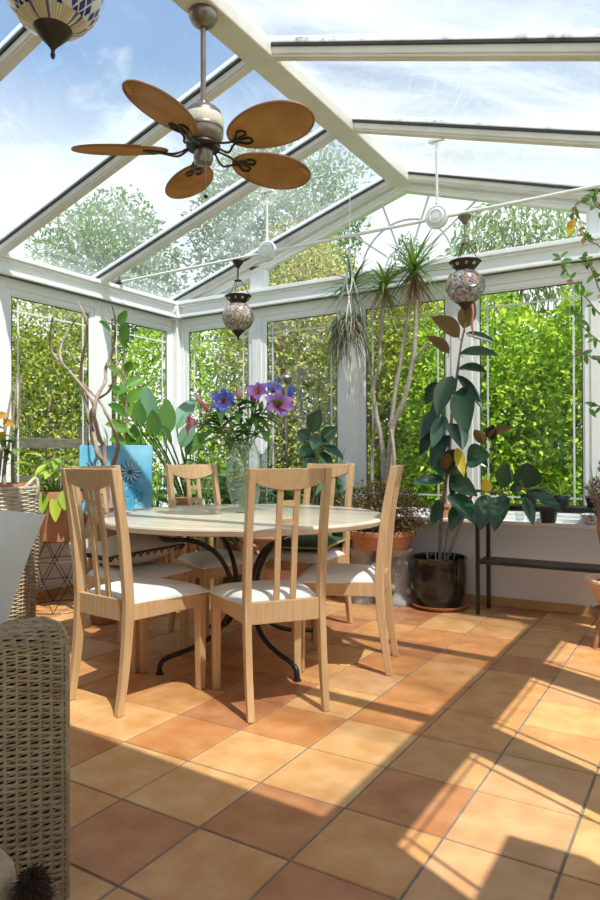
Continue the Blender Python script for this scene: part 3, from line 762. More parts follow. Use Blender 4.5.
lily_stem('lily stem with the largest pink and blue flower at the right of the bouquet', (-2.02,3.07,1.305), [(rv(.01,.03,.01), rv(.15,.85,.3), .10, ('violet','pink'))], [(rv(.07,.0,.06), rv(.25,0,1), .085, .015, 'blue')], 8, 8)

# ------------------------------------------------------------------ wicker sofa with its grey cushion
s = thing('wicker_sofa', 'woven brown wicker sofa arm at the left edge of the photo', 'sofa', (-1.292, 1.068, 0), D(-13))
# local frame: outer face at x = 0 facing +x, far end at y = 0, running towards the viewer (-y)
def arm_path():
    pts = []
    for z in np.arange(.02, .612, .0072): pts.append((0, z, 1, 0))
    for a in np.arange(0, PI/2, .18): pts.append((-.038 + .038*math.cos(a), .612 + .038*math.sin(a), math.cos(a), math.sin(a)))
    for x in np.arange(-.04, -.135, -.0072): pts.append((x, .65, 0, 1))
    for a in np.arange(0, PI/2, .18): pts.append((-.135 - .03*math.sin(a), .62 + .03*math.cos(a), -math.sin(a), math.cos(a)))
    for z in np.arange(.61, .42, -.0072): pts.append((-.165, z, -1, 0))
    return pts
ap = arm_path(); pitch = .0265; b = MB(); Ln = .80
for i, (x, z, nx, nz) in enumerate(ap):
    pts = []; y = 0.0
    ph = PI*(i % 2)
    for y in np.arange(-.004, -Ln, -pitch/4):
        o = .0032*math.cos(2*PI*y/(2*pitch) + ph)
        jit = .0009*math.sin(37*y + i*1.7) + .0026*(((y/(2*pitch) + .5*(i % 2)) % 1) - .5)
        pts.append((x + nx*o, y, z + nz*o + jit))
    b.tube(pts, .0037, 5, rn=random.random(), flat=.95)
b.build('woven_arm', M['wicker'], s, smooth=70)
b = MB()
for k in range(int(Ln/pitch)):
    y = -.012 - k*pitch; b.tube([(x - nx*.0005, y, z - nz*.0005) for x, z, nx, nz in ap[::3]], .0042, 5)
b.build('stakes', M['wicker'], s, smooth=60)
b = MB(); b.box(-.160, -.007, -Ln, -.008, .03, .643); b.build('gap_shade_liner', M['wickerdark'], s, bevel=.03)  # dark liner: shade of the gaps between strands put into its colour
b = MB()   # woven end of the arm facing the table
for k in range(84):
    z = .03 + k*.0072; b.tube([(-.165, .0, z), (-.12, .005, z+.001), (-.08, .002, z), (-.04,.005,z+.001), (0, .0, z)], .0033, 4)
b.build('woven_end', M['wicker'], s, smooth=60)
b = MB(); b.tube([(.001,0,.02),(.001,0,.60),(-.012,0,.635),(-.04,0,.652),(-.13,0,.652),(-.165,0,.62),(-.166,0,.2)], .0065, 7); b.build('corner_binding', M['wicker'], s, smooth=60)
b = MB(); b.box(-1.45, -.165, -Ln, -.02, .10, .30); b.build('seat_base', M['wicker'], s, bevel=.02)
b = MB(); b.box(-1.44, -.17, -Ln, -.03, .30, .44); b.build('seat_pad', M['greyfabric'], s, bevel=.04, seg=3)
for x in (-.08, -1.38):
    for y in (-.06, -Ln+.06):
        b = MB(); b.box(x-.03, x+.03, y-.03, y+.03, 0, .11); b.build('leg', M['wickerdark'], s)
cushion('scatter_cushion', 'pale grey fabric cushion propped up on the wicker sofa', 'cushion', (.46,.46), (-1.722,1.0,.728), (D(76),D(12),D(31)), M['greyfabric'], None, .25, None, .007, .72)

# beige felt bag with a dark furry pompom beside the sofa
q = thing('felt_bag', 'beige wool bag with a dark furry pompom in the lower left corner', 'bag', (-1.155,.723,0))
b = MB(); b.lathe([(.0001,0),(.075,0),(.092,.03),(.097,.14),(.094,.24),(.086,.295),(.066,.322),(.0001,.33)], 24); b.build('body', M['felt'], q, smooth=60)
b = MB(); b.tube([(.05*math.cos(x)-.01,.05*math.sin(x),.327-.012*math.cos(x)) for x in lerp(0,2*PI,20)], .004, 6); b.build('drawstring', M['trim'], q, smooth=60)
b = MB(); pc = V(.112,.063,.282); 
b.ball(pc, .021, 10, 8)
for k in range(1500):
    d = V(random.gauss(0,1), random.gauss(0,1), random.gauss(0,1)).normalized(); l = random.uniform(.022,.034)
    d.z *= 1.3; e1 = pc + d*l; b.tube([pc + d*.004, pc + d*l*.6, e1 + V(random.uniform(-.009,.009),random.uniform(-.009,.009),-.010)], [.0026,.0022,.0009], 3, cap=False)
b.build('pompom', M['fur'], q)

# ------------------------------------------------------------------ ceiling fan
FX, FY = -1.985, 2.415
f = thing('ceiling_fan', 'bronze ceiling fan with five woven oval blades hung from the ridge beam', 'fan', (FX, FY, 0))
b = MB(); b.lathe([(.0001,3.10),(.062,3.10),(.068,3.088),(.066,3.07),(.052,3.045),(.03,3.03),(.022,3.024),(.0001,3.024)], 24); b.build('canopy', M['bronze'], f, smooth=50)
b = MB(); b.tube([(0,0,3.03),(0,0,2.66)], .0125, 12); b.lathe([(.014,2.69),(.024,2.685),(.03,2.66),(.03,2.65)], 16); b.build('downrod', M['bronze'], f, smooth=50)
b = MB(); b.lathe([(.0001,2.665),(.03,2.665),(.06,2.655),(.082,2.635),(.09,2.615),(.091,2.61)], 32); b.lathe([(.091,2.565),(.093,2.56),(.093,2.552),(.088,2.55),(.088,2.543),(.093,2.54),(.092,2.525),(.08,2.50),(.058,2.485),(.0001,2.48)], 32); b.build('motor_housing', M['bronze'], f, smooth=40)
b = MB(); b.lathe([(.091,2.612),(.0935,2.605),(.0935,2.57),(.091,2.563)], 32); b.build('motor_band', M['cream'], f, smooth=40)
b = MB(); b.lathe([(.0001,2.49),(.075,2.488),(.08,2.478),(.075,2.466),(.0001,2.464)], 28); b.build('blade_hub', M['bronzedark'], f, smooth=40)
b = MB(); b.lathe([(.0001,2.47),(.043,2.468),(.045,2.46),(.045,2.415),(.038,2.398),(.012,2.392),(.0001,2.392)], 24); b.build('switch_cup', M['bronze'], f, smooth=40)
b = MB(); b.tube([(.03,-.02,2.40),(.032,-.022,2.30),(.032,-.022,2.245)], .0016, 5); b.ball((.032,-.022,2.235), .010, 8, 6, m=1); b.build('pull_chain', [M['bronze'], M['bronzedark']], f, smooth=50)
for k in range(5):
    a = D(-4 + 72*k); R = Matrix.Rotation(a, 3, 'Z')
    pitchm = Matrix.Rotation(D(-15), 3, 'X')
    def tf(p): return tuple(R @ (pitchm @ V(p[0], p[1], 0) + V(0, 0, 2.462 + p[2])))
    b = MB(); n = 40; rings = []
    def outl(sc, z): return [tf((.382 + .216*sc*math.cos(2*PI*i/n), .118*sc*math.sin(2*PI*i/n)*(1 + .10*math.cos(2*PI*i/n)), z)) for i in range(n)]
    # woven surface: a grid with raised strands
    G1, G2 = 64, 36; idx = {}; vs = []; fs = []
    for side, zz in ((0,-.004),(1,.004)):
        for i in range(G1+1):
            for j in range(G2+1):
                u = -1+2*i/G1; v_ = -1+2*j/G2
                X_ = u*math.sqrt(1-v_*v_/2); Y_ = v_*math.sqrt(1-u*u/2)
                bump_ = .0028*math.cos(PI*i)*math.cos(PI*j)
                idx[side,i,j] = len(vs); vs.append(tf((.382 + .213*X_, .116*Y_*(1+.10*X_), zz + (bump_ if side == 0 else -bump_))))
        for i in range(G1):
            for j in range(G2):
                q4 = (idx[side,i,j], idx[side,i+1,j], idx[side,i+1,j+1], idx[side,i,j+1]); fs.append(q4 if side else tuple(reversed(q4)))
    b.add(vs, fs); bl = b.build('blade', M['rattan'], f)
    b = MB(); o1 = outl(1.0, 0); b.tube(o1 + [o1[0]], .006, 6); b.build('blade_rim', M['rattanedge'], bl, smooth=60)
    b = MB()   # scrolled blade iron
    for s_ in (-1, 1):
        b.tube([tf(p) for p in catmull([(.07,s_*.012,.004),(.12,s_*.035,-.022),(.17,s_*.012,-.018),(.20,s_*.014,-.012),(.235,s_*.040,-.010),(.265,s_*.034,-.009),(.262,s_*.012,-.009),(.225,s_*.006,-.010),(.19,0,-.012)], 5)], .0055, 6)
    b.build('blade_iron', M['bronzedark'], f, smooth=60)

# ------------------------------------------------------------------ hanging lanterns
def lantern(label, loc, r, ztop, cols, medal, big=False):
    """globe lantern; loc = centre of the globe, ztop = where it hangs"""
    t = thing('mosaic_lantern', label, 'lantern', loc, 0, None)
    b = MB(); n = 20; prof = []
    for i in range(n+1):
        a = -PI/2 + PI*i/n
        if -1.2 < a < 1.12: prof.append((r*math.cos(a), r*math.sin(a)*(.97 if not big else 1.0)))
    b.lathe(prof, 40); g = b.build('mosaic_globe', cols, t, smooth=60)
    zb, zt = prof[0][1], prof[-1][1]
    b = MB(); b.lathe([(r*.36,zb+r*.05),(r*.40,zb+.0),(r*.37,zb-r*.06),(r*.27,zb-r*.18),(r*.12,zb-r*.34),(r*.05,zb-r*.42),(r*.035,zb-r*.50),(r*.055,zb-r*.54),(r*.03,zb-r*.62),(.0001,zb-r*.63)], 24); b.build('finial', M['bronzedark'], t, smooth=50)
    b = MB(); b.lathe([(r*.46,zt-.01*r),(r*.50,zt+r*.08),(r*.55,zt+r*.14),(r*.80,zt+r*.42),(r*.86,zt+r*.46),(r*.83,zt+r*.50),(r*.76,zt+r*.44),(r*.5,zt+r*.12)], 32); col = b.build('collar', M['bronzedark'], t, smooth=50)
    b = MB()
    for k in range(9):       # flower piercings on the collar
        a = 2*PI*k/9 + .2; c0 = V(math.cos(a)*r*.672, math.sin(a)*r*.672, zt + r*.27); tg = V(-math.sin(a), math.cos(a), 0); upv = V(math.cos(a)*.62, math.sin(a)*.62, .78)
        for i in range(5):
            w = 2*PI*i/5; p = c0 + (tg*math.cos(w) + upv*math.sin(w))*r*.062; b.ball(p, r*.045, 6, 4)
    b.build('pierced_flowers', M['mosaiccream'], col)
    b = MB(); zr = zt + r*1.45
    for k in range(3):
        a = 2*PI*k/3 + .5; b.tube([(r*.78*math.cos(a), r*.78*math.sin(a), zt+r*.45), (r*.2*math.cos(a), r*.2*math.sin(a), zr)], r*.022, 5)
    b.build('chain', M['bronzedark'], t, smooth=50)
    H = ztop - loc[2]
    b = MB(); b.lathe([(.0001,zr-.02*r),(r*.24,zr-.02*r),(r*.24,zr+.03*r),(.0001,zr+.05*r)], 16); b.tube([(0,0,zr),(0,0,H-r*.45)], r*.05, 8)
    b.lathe([(.0001,H-r*.62),(r*.12,H-r*.60),(r*.20,H-r*.45),(r*.33,H-r*.30),(r*.36,H-r*.16),(.0001,H-r*.14)], 20); b.tube([(0,0,H-r*.2),(0,0,H)], r*.03, 6); b.build('ceiling_cup', M['bronze'] if medal else M['bronzedark'], t, smooth=50)
    if medal:
        for k in range(4):
            a = -.95 + k*PI/2; e_ = .25; d = V(math.cos(a)*math.cos(e_), math.sin(a)*math.cos(e_), math.sin(e_)); s1 = d.orthogonal().normalized(); s2 = d.cross(s1)
            b = MB(); rings = [[tuple((d*math.cos(ph) + (s1*math.cos(w)+s2*math.sin(w))*math.sin(ph))*(r*1.006)) for w in lerp(0, 2*PI*23/24, 24)] for ph in (.005,.14,.28,.36)]
            b.loft(rings, True, False); b.build('medallion', M['mosaicmedal'], g, smooth=60)
            b = MB(); b.tube([(d*math.cos(.46) + (s1*math.cos(w)+s2*math.sin(w))*math.sin(.46))*(r*1.0) for w in lerp(0, 2*PI, 25)], r*.05, 6); b.build('medallion_ring', M['mosaicsilver'], g, smooth=60)
    return t
lantern('small silver mosaic lantern hanging at the left end of the tie rod', (-2.965,4.0,2.078), .116, 2.512, M['mosaicsilver'], False)
lantern('mosaic lantern with orange medallions hanging right of the rosettes', (-1.262,4.0,2.073), .113, 2.522, M['mosaicmix'], True)
bigl = lantern('large blue, red and white mosaic lantern at the top left', (-1.95,1.556,2.70), .172, 3.10, M['mosaicbig'], False, True)
b = MB(); b.lathe([(.172*.30*1.01,-.172*.955),(.172*math.cos(-1.02)*1.008,.172*math.sin(-1.02)*1.008),(.172*math.cos(-.85)*1.008,.172*math.sin(-.85)*1.008)], 40); b.build('cream_skirt', M['mosaiccream'], bigl, smooth=60)

# ------------------------------------------------------------------ plants and pots
def pot(b, r0_, r1_, h, rim=.0, rimh=.0, t=.012, n=32, c=(0,0,0)):
    p = [(.0001,0),(r0_,0)]
    if rim: p += [(r1_-.004,h-rimh),(r1_+rim,h-rimh),(r1_+rim,h)]
    else: p += [(r0_+(r1_-r0_)*.5,h*.5),(r1_,h-.004),(r1_-.002,h)]
    p += [(r1_-t,h),(r1_-t-.004,h-.035),(.0001,h-.037)]
    b.lathe(p, n, c); return b
def soil(r, z, parent, n=24):
    b = MB(); b.lathe([(.0001,z+.006),(r*.6,z+.004),(r,z-.004)], n); return b.build('soil', M['soil'], parent)

# rubber plant in a black glazed pot on a terracotta saucer
PX, PY = -1.622, 4.525
o = MB(); o.lathe([(.0001,0),(.165,0),(.195,.022),(.20,.030),(.192,.030),(.165,.014),(.0001,.012)], 40)
sau = o.build('plant_saucer', M['terracotta'], None, smooth=50, loc=(PX, PY, 0)); tag(sau, 'round terracotta saucer under the black glazed pot', 'saucer')
rp = thing('rubber_plant', 'tall dark rubber plant in a black glazed pot on a terracotta saucer', 'plant', (PX, PY, .0135))
b = MB(); b.lathe([(.0001,0),(.142,0),(.15,.01),(.178,.10),(.190,.20),(.188,.28),(.186,.315),(.192,.325),(.194,.335),(.188,.342),(.176,.338),(.172,.32),(.174,.27),(.0001,.27)], 40); b.build('pot', M['glaze'], rp, smooth=45)
soil(.172, .285, rp)
P0 = V(PX, PY, .0135)
def loc(p): return V(p) - P0
b = MB()
t1 = [loc(p) for p in ((-1.617,4.530,0.325), (-1.609,4.530,0.604), (-1.568,4.520,0.884), (-1.538,4.520,1.161), (-1.515,4.520,1.402), (-1.486,4.520,1.607), (-1.457,4.520,1.811), (-1.421,4.520,1.965))]
b.tube(catmull(t1, 4), [.013]*12 + [.010]*10 + [.007]*7, 8)
t2 = [loc(p) for p in ((-1.557,4.500,0.334), (-1.479,4.460,0.514), (-1.402,4.440,0.688), (-1.342,4.420,0.811), (-1.230,4.400,0.815), (-1.101,4.400,0.831), (-0.977,4.400,0.840), (-0.862,4.400,0.855))]
b.tube(catmull(t2, 4), [.011]*14 + [.008]*8 + [.005]*7, 8)
t3 = [loc(p) for p in ((-1.592,4.540,0.326), (-1.569,4.560,0.534), (-1.511,4.560,0.711), (-1.461,4.540,0.885), (-1.412,4.520,1.009))]
b.tube(catmull(t3, 4), .008, 7)
b.build('trunk', M['bark'], rp, smooth=60)
for x, dy in ((-.09,.03),(-.05,-.06),(.02,-.11),(.09,.02)):
    b = MB(); b.tube([(x,dy,.27),(x*1.2,dy*1.2-.01,.36+random.random()*.05)], .004, 6); b.build('bare_stub', M['barkpale'], rp)
LV = [  # base, tip, width, material
 ((-1.471,4.520,1.860),(-1.653,4.470,2.016),.155,1),((-1.542,4.520,1.756),(-1.682,4.450,1.884),.10,1),((-1.435,4.520,1.919),(-1.359,4.500,2.111),.13,1),
 ((-1.458,4.500,1.747),(-1.186,4.400,1.699),.10,0),((-1.425,4.530,1.885),(-1.247,4.600,1.817),.06,0),((-1.472,4.500,1.645),(-1.271,4.420,1.596),.12,0),
 ((-1.508,4.480,1.591),(-1.552,4.360,1.353),.15,0),((-1.428,4.470,1.510),(-1.358,4.330,1.233),.185,0),((-1.479,4.500,1.598),(-1.307,4.450,1.376),.09,0),
 ((-1.622,4.520,1.560),(-1.696,4.500,1.430),.10,0),((-1.602,4.500,1.363),(-1.703,4.420,1.183),.13,0),((-1.552,4.460,1.318),(-1.595,4.360,1.132),.11,2),
 ((-1.507,4.450,1.268),(-1.409,4.360,1.110),.16,0),((-1.638,4.520,1.275),(-1.727,4.480,1.079),.10,0),((-1.531,4.480,1.188),(-1.618,4.420,0.996),.14,0),
 ((-1.400,4.460,1.023),(-1.218,4.360,1.050),.17,2),((-1.536,4.470,0.914),(-1.525,4.420,1.078),.11,1),((-1.558,4.470,0.879),(-1.747,4.360,0.859),.10,2),
 ((-1.508,4.450,0.887),(-1.311,4.340,0.796),.13,0),((-1.513,4.440,0.786),(-1.325,4.320,0.622),.16,2),((-1.632,4.500,1.030),(-1.561,4.420,0.908),.10,2),
 ((-1.140,4.400,0.843),(-1.098,4.340,1.011),.125,2),((-0.995,4.400,0.840),(-0.985,4.360,1.017),.175,0),((-0.989,4.400,0.821),(-0.782,4.280,0.717),.11,0),
 ((-1.243,4.400,0.789),(-1.261,4.300,0.601),.14,0),((-1.133,4.400,0.792),(-1.165,4.300,0.599),.145,0),((-1.016,4.410,0.788),(-0.957,4.360,0.636),.08,2),
 ((-1.269,4.500,1.163),(-1.078,4.440,1.236),.09,1),((-1.310,4.500,1.130),(-1.351,4.460,1.231),.08,1),((-1.249,4.500,1.156),(-1.218,4.460,1.260),.09,0),
 ((-1.083,4.400,0.812),(-1.018,4.340,0.911),.08,2),((-1.448,4.500,0.982),(-1.492,4.420,0.808),.12,0),((-1.384,4.520,1.077),(-1.284,4.500,0.983),.09,2),
 ((-1.496,4.500,1.092),(-1.540,4.460,0.955),.11,0),((-1.605,4.500,0.746),(-1.641,4.440,0.583),.09,0),((-1.457,4.460,0.719),(-1.486,4.400,0.567),.10,2),((-1.586,4.540,1.455),(-1.667,4.560,1.277),.13,0)]
mb3 = [MB(), MB(), MB()]
for k, (p, q, w, mi) in enumerate(LV):
    p = loc(p); q = loc(q); d = q - p; L_ = d.length*1.06
    nr = V(.35 + .5*math.sin(k*1.7), -.75, .55 + .25*math.cos(k*2.3))
    if mi == 1: nr = V(-.2, .5, .9)
    if k == 7: nr = V(-.25, -.8, .5)
    mb3[mi].leaf(p + V(0,0,.02*L_), d + V(0,0,.10*L_), nr, L_, w*1.0, .12, .2, 'ovate', 9)
    mb3[mi].tube([p + V(random.uniform(-.02,.02), .02, -.02), p, p + d*.2], .003, 5, rn=.5)
mb3[0].build('dark_leaves', M['rubber'], rp, smooth=60)
mb3[1].build('bronze_leaves', M['rubberbrown'], rp, smooth=60)['label'] = 'bronze-brown leaves seen from below'
mb3[2].build('glossy_leaves', M['rubberlight'], rp, smooth=60)
for p, q, w in (((-1.244,4.380,0.816), (-1.236,4.330,0.915), .075), ((-1.466,4.450,1.105), (-1.396,4.380,0.931), .07)):
    b = MB(); p = loc(p); q = loc(q); b.leaf(p, q-p, (.2,-.9,.3), (q-p).length, w, .1, .12, 'ovate', 8); b.build('yellow_leaf', M['yellowleaf'], rp, smooth=60)['label'] = 'yellowing leaf'
b = MB(); b.tube(catmull([loc(p) for p in ((-1.380,4.500,2.106),(-1.360,4.480,2.019),(-1.362,4.460,1.928),(-1.345,4.450,1.825))], 4), [.012,.011,.010,.010,.009,.009,.008,.008,.008,.007,.005,.004,.003], 6); b.build('leaf_sheath', M['redsheath'], rp, smooth=60)

# dragon tree and the bronze shrub share a wide terracotta planter on a grey stone figure
GX, GY = -2.02, 4.43
b = MB(); b.lathe([(.0001,0),(.10,0),(.105,.03),(.085,.05),(.07,.10),(.088,.17),(.092,.22),(.075,.28),(.07,.33),(.095,.36),(.11,.38),(.11,.395),(.0001,.395)], 20)
for k in range(14):
    a = random.uniform(0, 2*PI); b.ball((.078*math.cos(a), .078*math.sin(a), random.uniform(.07,.32)), random.uniform(.02,.032), 8, 6)
tag(b.build('stone_pedestal', M['statuegrey'], None, smooth=60, loc=(GX+.11, GY+.04, 0)), 'small carved grey stone pedestal beside the black glazed pot', 'pedestal')
b = MB(); b.lathe([(.0001,0),(.10,0),(.10,.05),(.075,.07),(.075,.33),(.10,.36),(.10,.395),(.0001,.395)], 16)
tag(b.build('stone_pedestal', M['statuegrey'], None, smooth=40, loc=(GX-.15, GY-.02, 0)), 'plain stone pedestal mostly hidden behind the right chair', 'pedestal')
pl = MB(); pl.lathe([(.0001,0),(.19,0),(.20,.01),(.222,.09),(.226,.095),(.245,.098),(.247,.128),(.24,.133),(.215,.13),(.20,.09),(.0001,.09)], 40)
pl = pl.build('terracotta_planter', M['terracotta'], None, smooth=40, loc=(GX, GY, .396)); tag(pl, 'wide terracotta planter of bronze-leaved shrub on grey stone pedestals', 'planter')
s_ = MB(); s_.lathe([(.0001,.106),(.1,.106),(.203,.095)], 24); s_.build('soil', M['soil'], pl)
sh = thing('bronze_shrub', 'bushy shrub with tiny bronze and yellow leaves filling the terracotta planter', 'plant', (GX, GY, .50))
b = MB()
for k in range(40):
    a = random.uniform(0, 2*PI); r = random.uniform(.16,.36); z = random.uniform(.05,.38)
    b.tube([(.04*math.cos(a),.04*math.sin(a),0),(r*.5*math.cos(a),r*.5*math.sin(a),z*.7),(r*math.cos(a),min(r*math.sin(a),.28),z)], [.004,.003,.0015], 5)
b.build('stems', M['bark'], sh, smooth=60)
n = 3400; u = RNG.normal(size=(n,3)); u /= np.linalg.norm(u,axis=1)[:,None]; rad = RNG.random(n)**.45
P = u*rad[:,None]*np.array([.36,.26,.23]) + np.array([0,-.03,.15]); P[:,2] = np.where(P[:,2] < .0, RNG.random(n)*.3, P[:,2]); 
ok = P[:,1] < .27; P = P[ok]; n = len(P)
Dd = u[ok]*.6 + RNG.normal(size=(n,3))*.6; Nn = RNG.normal(size=(n,3))*.5 + np.array([0,-.2,.8])
b = MB(); b.scatter(P, Dd, Nn, RNG.uniform(.018,.034,n), RNG.uniform(.012,.02,n)); b.build('foliage', M['barberry'], sh)

dt = thing('dragon_tree', 'dragon tree with ringed grey trunks and spiky green crowns by the back window', 'tree', (-2.03, 4.55, .50))
D0 = V(-2.03, 4.55, .50)
trunks = [[(-2.03,4.55,.505), (-2.026,4.550,0.789), (-1.992,4.550,1.154), (-1.976,4.550,1.278), (-1.885,4.540,1.455), (-1.811,4.530,1.730), (-1.795,4.530,1.907), (-1.778,4.530,2.162)],
 [(-1.992,4.550,1.286), (-1.959,4.560,1.540), (-1.919,4.570,1.765), (-1.864,4.570,2.064), (-1.840,4.570,2.213)],
 [(-2.06,4.56,.505), (-2.058,4.570,0.809), (-2.078,4.580,1.141), (-2.125,4.580,1.365), (-2.144,4.570,1.574), (-2.090,4.560,1.696), (-2.081,4.560,1.858), (-2.047,4.560,2.201)],
 [(-1.811,4.530,1.708), (-1.739,4.500,1.784), (-1.650,4.460,1.834)],
 [(-2.09,4.55,.505), (-2.170,4.600,0.873), (-2.165,4.610,1.173), (-2.134,4.600,1.434)],
 [(-2.0,4.52,.505), (-1.956,4.500,0.879), (-1.947,4.500,1.059), (-1.983,4.530,1.241)],
 [(-2.125,4.580,1.365), (-2.182,4.600,1.699), (-2.247,4.600,2.044), (-2.272,4.600,2.275)]]
rads = [(.026,.014),(.016,.012),(.022,.012),(.012,.010),(.012,.008),(.016,.012),(.011,.009)]
b = MB()
for tr, (ra, rb) in zip(trunks, rads):
    pts = catmull([V(p) - D0 for p in tr], 5); b.tube(pts, [r*(1+.08*math.sin(i*2.1)) for i, r in enumerate(lerp(ra, rb, len(pts)))], 9)
b.build('trunk', M['barkpale'], dt, smooth=60)
def crown(c, n, L0, seed, nd):
    rnd = random.Random(seed); b = MB(); c = V(c) - D0
    for k in range(n):
        a = rnd.uniform(0, 2*PI); e_ = rnd.uniform(-.6, 1.2); L_ = L0*rnd.uniform(.65,1.05)
        d = V(math.cos(a)*math.cos(e_), math.sin(a)*math.cos(e_), math.sin(e_))
        if d.y > .3: d.y *= .4; L_ *= .75
        b.leaf(c + V(0,0,rnd.uniform(-.05,.06)), d, (0,0,1) if e_ < 1 else (1,0,.2), L_, .026, rnd.uniform(.05,.5), .1, 'blade', 6)
    b.build('crown_leaves', M['drac'], dt, smooth=60)
    b = MB()
    for k in range(nd):
        a = rnd.uniform(0, 2*PI); e_ = rnd.uniform(-1.45,-.7)
        b.leaf(c + V(0,0,rnd.uniform(-.10,.0)), (math.cos(a)*math.cos(e_), math.sin(a)*math.cos(e_), math.sin(e_)), (1,1,.3), L0*rnd.uniform(.35,.7), .013, .2, .1, 'blade', 4, twist=rnd.uniform(-1,1))
    if nd: b.build('dry_leaves', M['drydrac'], dt, smooth=60)
crown((-1.800,4.530,2.379), 58, .42, 1, 90); crown((-2.047,4.560,2.304), 44, .37, 2, 36); crown((-2.331,4.600,2.366), 40, .40, 3, 12)

# hanging macrame planter
hp = thing('hanging_planter', 'coconut shell planter of trailing grey-green plants hanging in white cord macrame', 'planter', (-2.285, 4.47, 1.995))
b = MB(); b.lathe([(.0001,-.085),(.04,-.078),(.075,-.045),(.088,0),(.084,.02),(.076,.018),(.07,-.03),(.0001,-.03)], 24); b.build('coconut_shell', M['coconut'], hp, smooth=60)
b = MB(); zt = roof_z(-2.285, -.002) - 1.995
b.tube([(0,0,.55),(0,.01,zt)], .003, 5); b.tube([(0,0,.60),(0,0,.44)], .012, 8)
for k in range(4):
    a = PI/2*k + .4; x, y = math.cos(a), math.sin(a)
    for s_ in (-.02,.02):
        b.tube(catmull([(0,0,.56),(.03*x-s_*y,.03*y+s_*x,.36),(.07*x,.07*y,.22),(.088*x+s_*y,.088*y-s_*x,.03),(.06*x,.06*y,-.07),(0,0,-.10)], 4), .0048, 5)
    b.ball((.07*x,.07*y,.22), .010, 7, 5)
b.ball((0,0,.45), .016, 8, 6); b.ball((0,0,-.105), .018, 8, 6)
for k in range(14):
    b.tube([(0,0,-.11),(random.uniform(-.02,.02),random.uniform(-.02,.02),-.25),(random.uniform(-.03,.03),random.uniform(-.03,.03),random.uniform(-.45,-.58))], .0022, 4)
b.build('macrame_cords', M['string'], hp, smooth=60)
b = MB()
for k in range(230):
    a = random.uniform(0, 2*PI); e_ = random.uniform(-.3,1.2); L_ = random.uniform(.12,.26)
    c0 = V(random.uniform(-.06,.06), random.uniform(-.06,.06), random.uniform(0,.1))
    b.leaf(c0, (math.cos(a)*math.cos(e_), math.sin(a)*math.cos(e_), math.sin(e_)), (0,0,1), L_, .014, random.uniform(.6,1.9), .15, 'blade', 7, twist=random.uniform(-.8,.8))
for k in range(60):
    x = random.uniform(-.14,-.01); b.leaf((x, random.uniform(-.06,.04), random.uniform(-.05,.1)), (random.uniform(-.3,.2), random.uniform(-.2,.1), -1), (1,0,0), random.uniform(.2,.42), .011, .0, .15, 'blade', 6, twist=random.uniform(-2,2))
b.build('trailing_leaves', M['till'], hp, smooth=60)

# black metal shelf table
st = thing('metal_shelf_table', 'narrow black metal table with a lower shelf below the right back window', 'table', (0,0,0))
for x, y in ((-1.327,4.445),(-1.315,4.655),(-.44,4.445),(-.44,4.655)):
    b = MB(); b.box(x-.012,x+.012,y-.012,y+.012,0,.715); b.build('leg', M['blackmetal'], st, bevel=.002)
b = MB(); b.box(-1.345,-.42,4.425,4.675,.700,.728); b.build('tabletop', M['blackmetal'], st, bevel=.003)
b = MB(); b.box(-1.335,-.43,4.435,4.665,.335,.357); b.build('shelf', M['blackmetal'], st, bevel=.003)
def spider(name, label, loc_, n, L0, seed, matk='ficus', potm='darkplastic', pr=.055, ph=.07, cat='plant'):
    rnd = random.Random(seed); t = thing(name, label, cat, loc_)
    b = MB(); pot(b, pr*.78, pr, ph); b.build('pot', M[potm], t, smooth=40); soil(pr*.85, ph-.014, t, 16)
    b = MB()
    for k in range(n):
        a = rnd.uniform(0, 2*PI); e_ = rnd.uniform(.35,1.45)
        d = V(math.cos(a)*math.cos(e_), math.sin(a)*math.cos(e_), math.sin(e_))
        if d.y > .25: d.y = .1
        b.leaf((d.x*.01, d.y*.01, ph-.012), d, (0,0,1), L0*rnd.uniform(.6,1.05), .011, rnd.uniform(.2,.9), .2, 'blade', 7)
    b.build('leaves', M[matk], t, smooth=60); return t
spider('spider_plant', 'grassy spider plant in a small pot at the right end of the black table', (-.62,4.55,.729), 40, .30, 3, 'ficus')
spider('spider_plant', 'low grassy plant in a small pot in the middle of the black table', (-.82,4.56,.729), 34, .21, 4, 'lime')
spider('spider_plant', 'grassy plant with arching blades behind the rubber plant branch on the black table', (-1.02,4.56,.729), 30, .22, 5, 'ficus')
# things on the window board under the table top
def place(mb, name, m_, loc_, label, cat, smooth=45, group=None, bevel=0):
    return tag(mb.build(name, m_, None, smooth=smooth, loc=loc_, bevel=bevel), label, cat, group)
b = MB(); b.lathe([(.0001,0),(.035,0),(.038,.006),(.06,.03),(.074,.062),(.077,.066),(.071,.066),(.055,.032),(.0001,.012)], 32)
place(b, 'china_bowl', M['chinablue'], (-.66,4.715+.01,.602), 'blue and white patterned china bowl on the window board', 'bowl')
b = MB(); pot(b, .045, .06, .085); place(b, 'plant_pot', M['darkplastic'], (-.93,4.725,.602), 'dark plastic plant pot standing on the window board beside the bowl', 'pot')
for i, (x, r, lab) in enumerate(((-1.03,.045,'shallow clear glass dish on the window board left of the dark pot'),(-.80,.05,'shallow clear glass dish on the window board right of the dark pot'))):
    b = MB(); b.lathe([(.0001,0),(r*.8,0),(r,.02),(r,.026),(r*.9,.024),(r*.75,.006),(.0001,.005)], 24); place(b, 'glass_dish', M['clearglass'], (x,4.725,.602), lab, 'dish')
b = MB(); b.lathe([(.0001,0),(.03,0),(.032,.06),(.028,.06),(.026,.01),(.0001,.01)], 20); place(b, 'glass_tumbler', M['clearglass'], (-1.12,4.73,.602), 'small clear glass tumbler on the window board by the rubber plant leaves', 'glass')
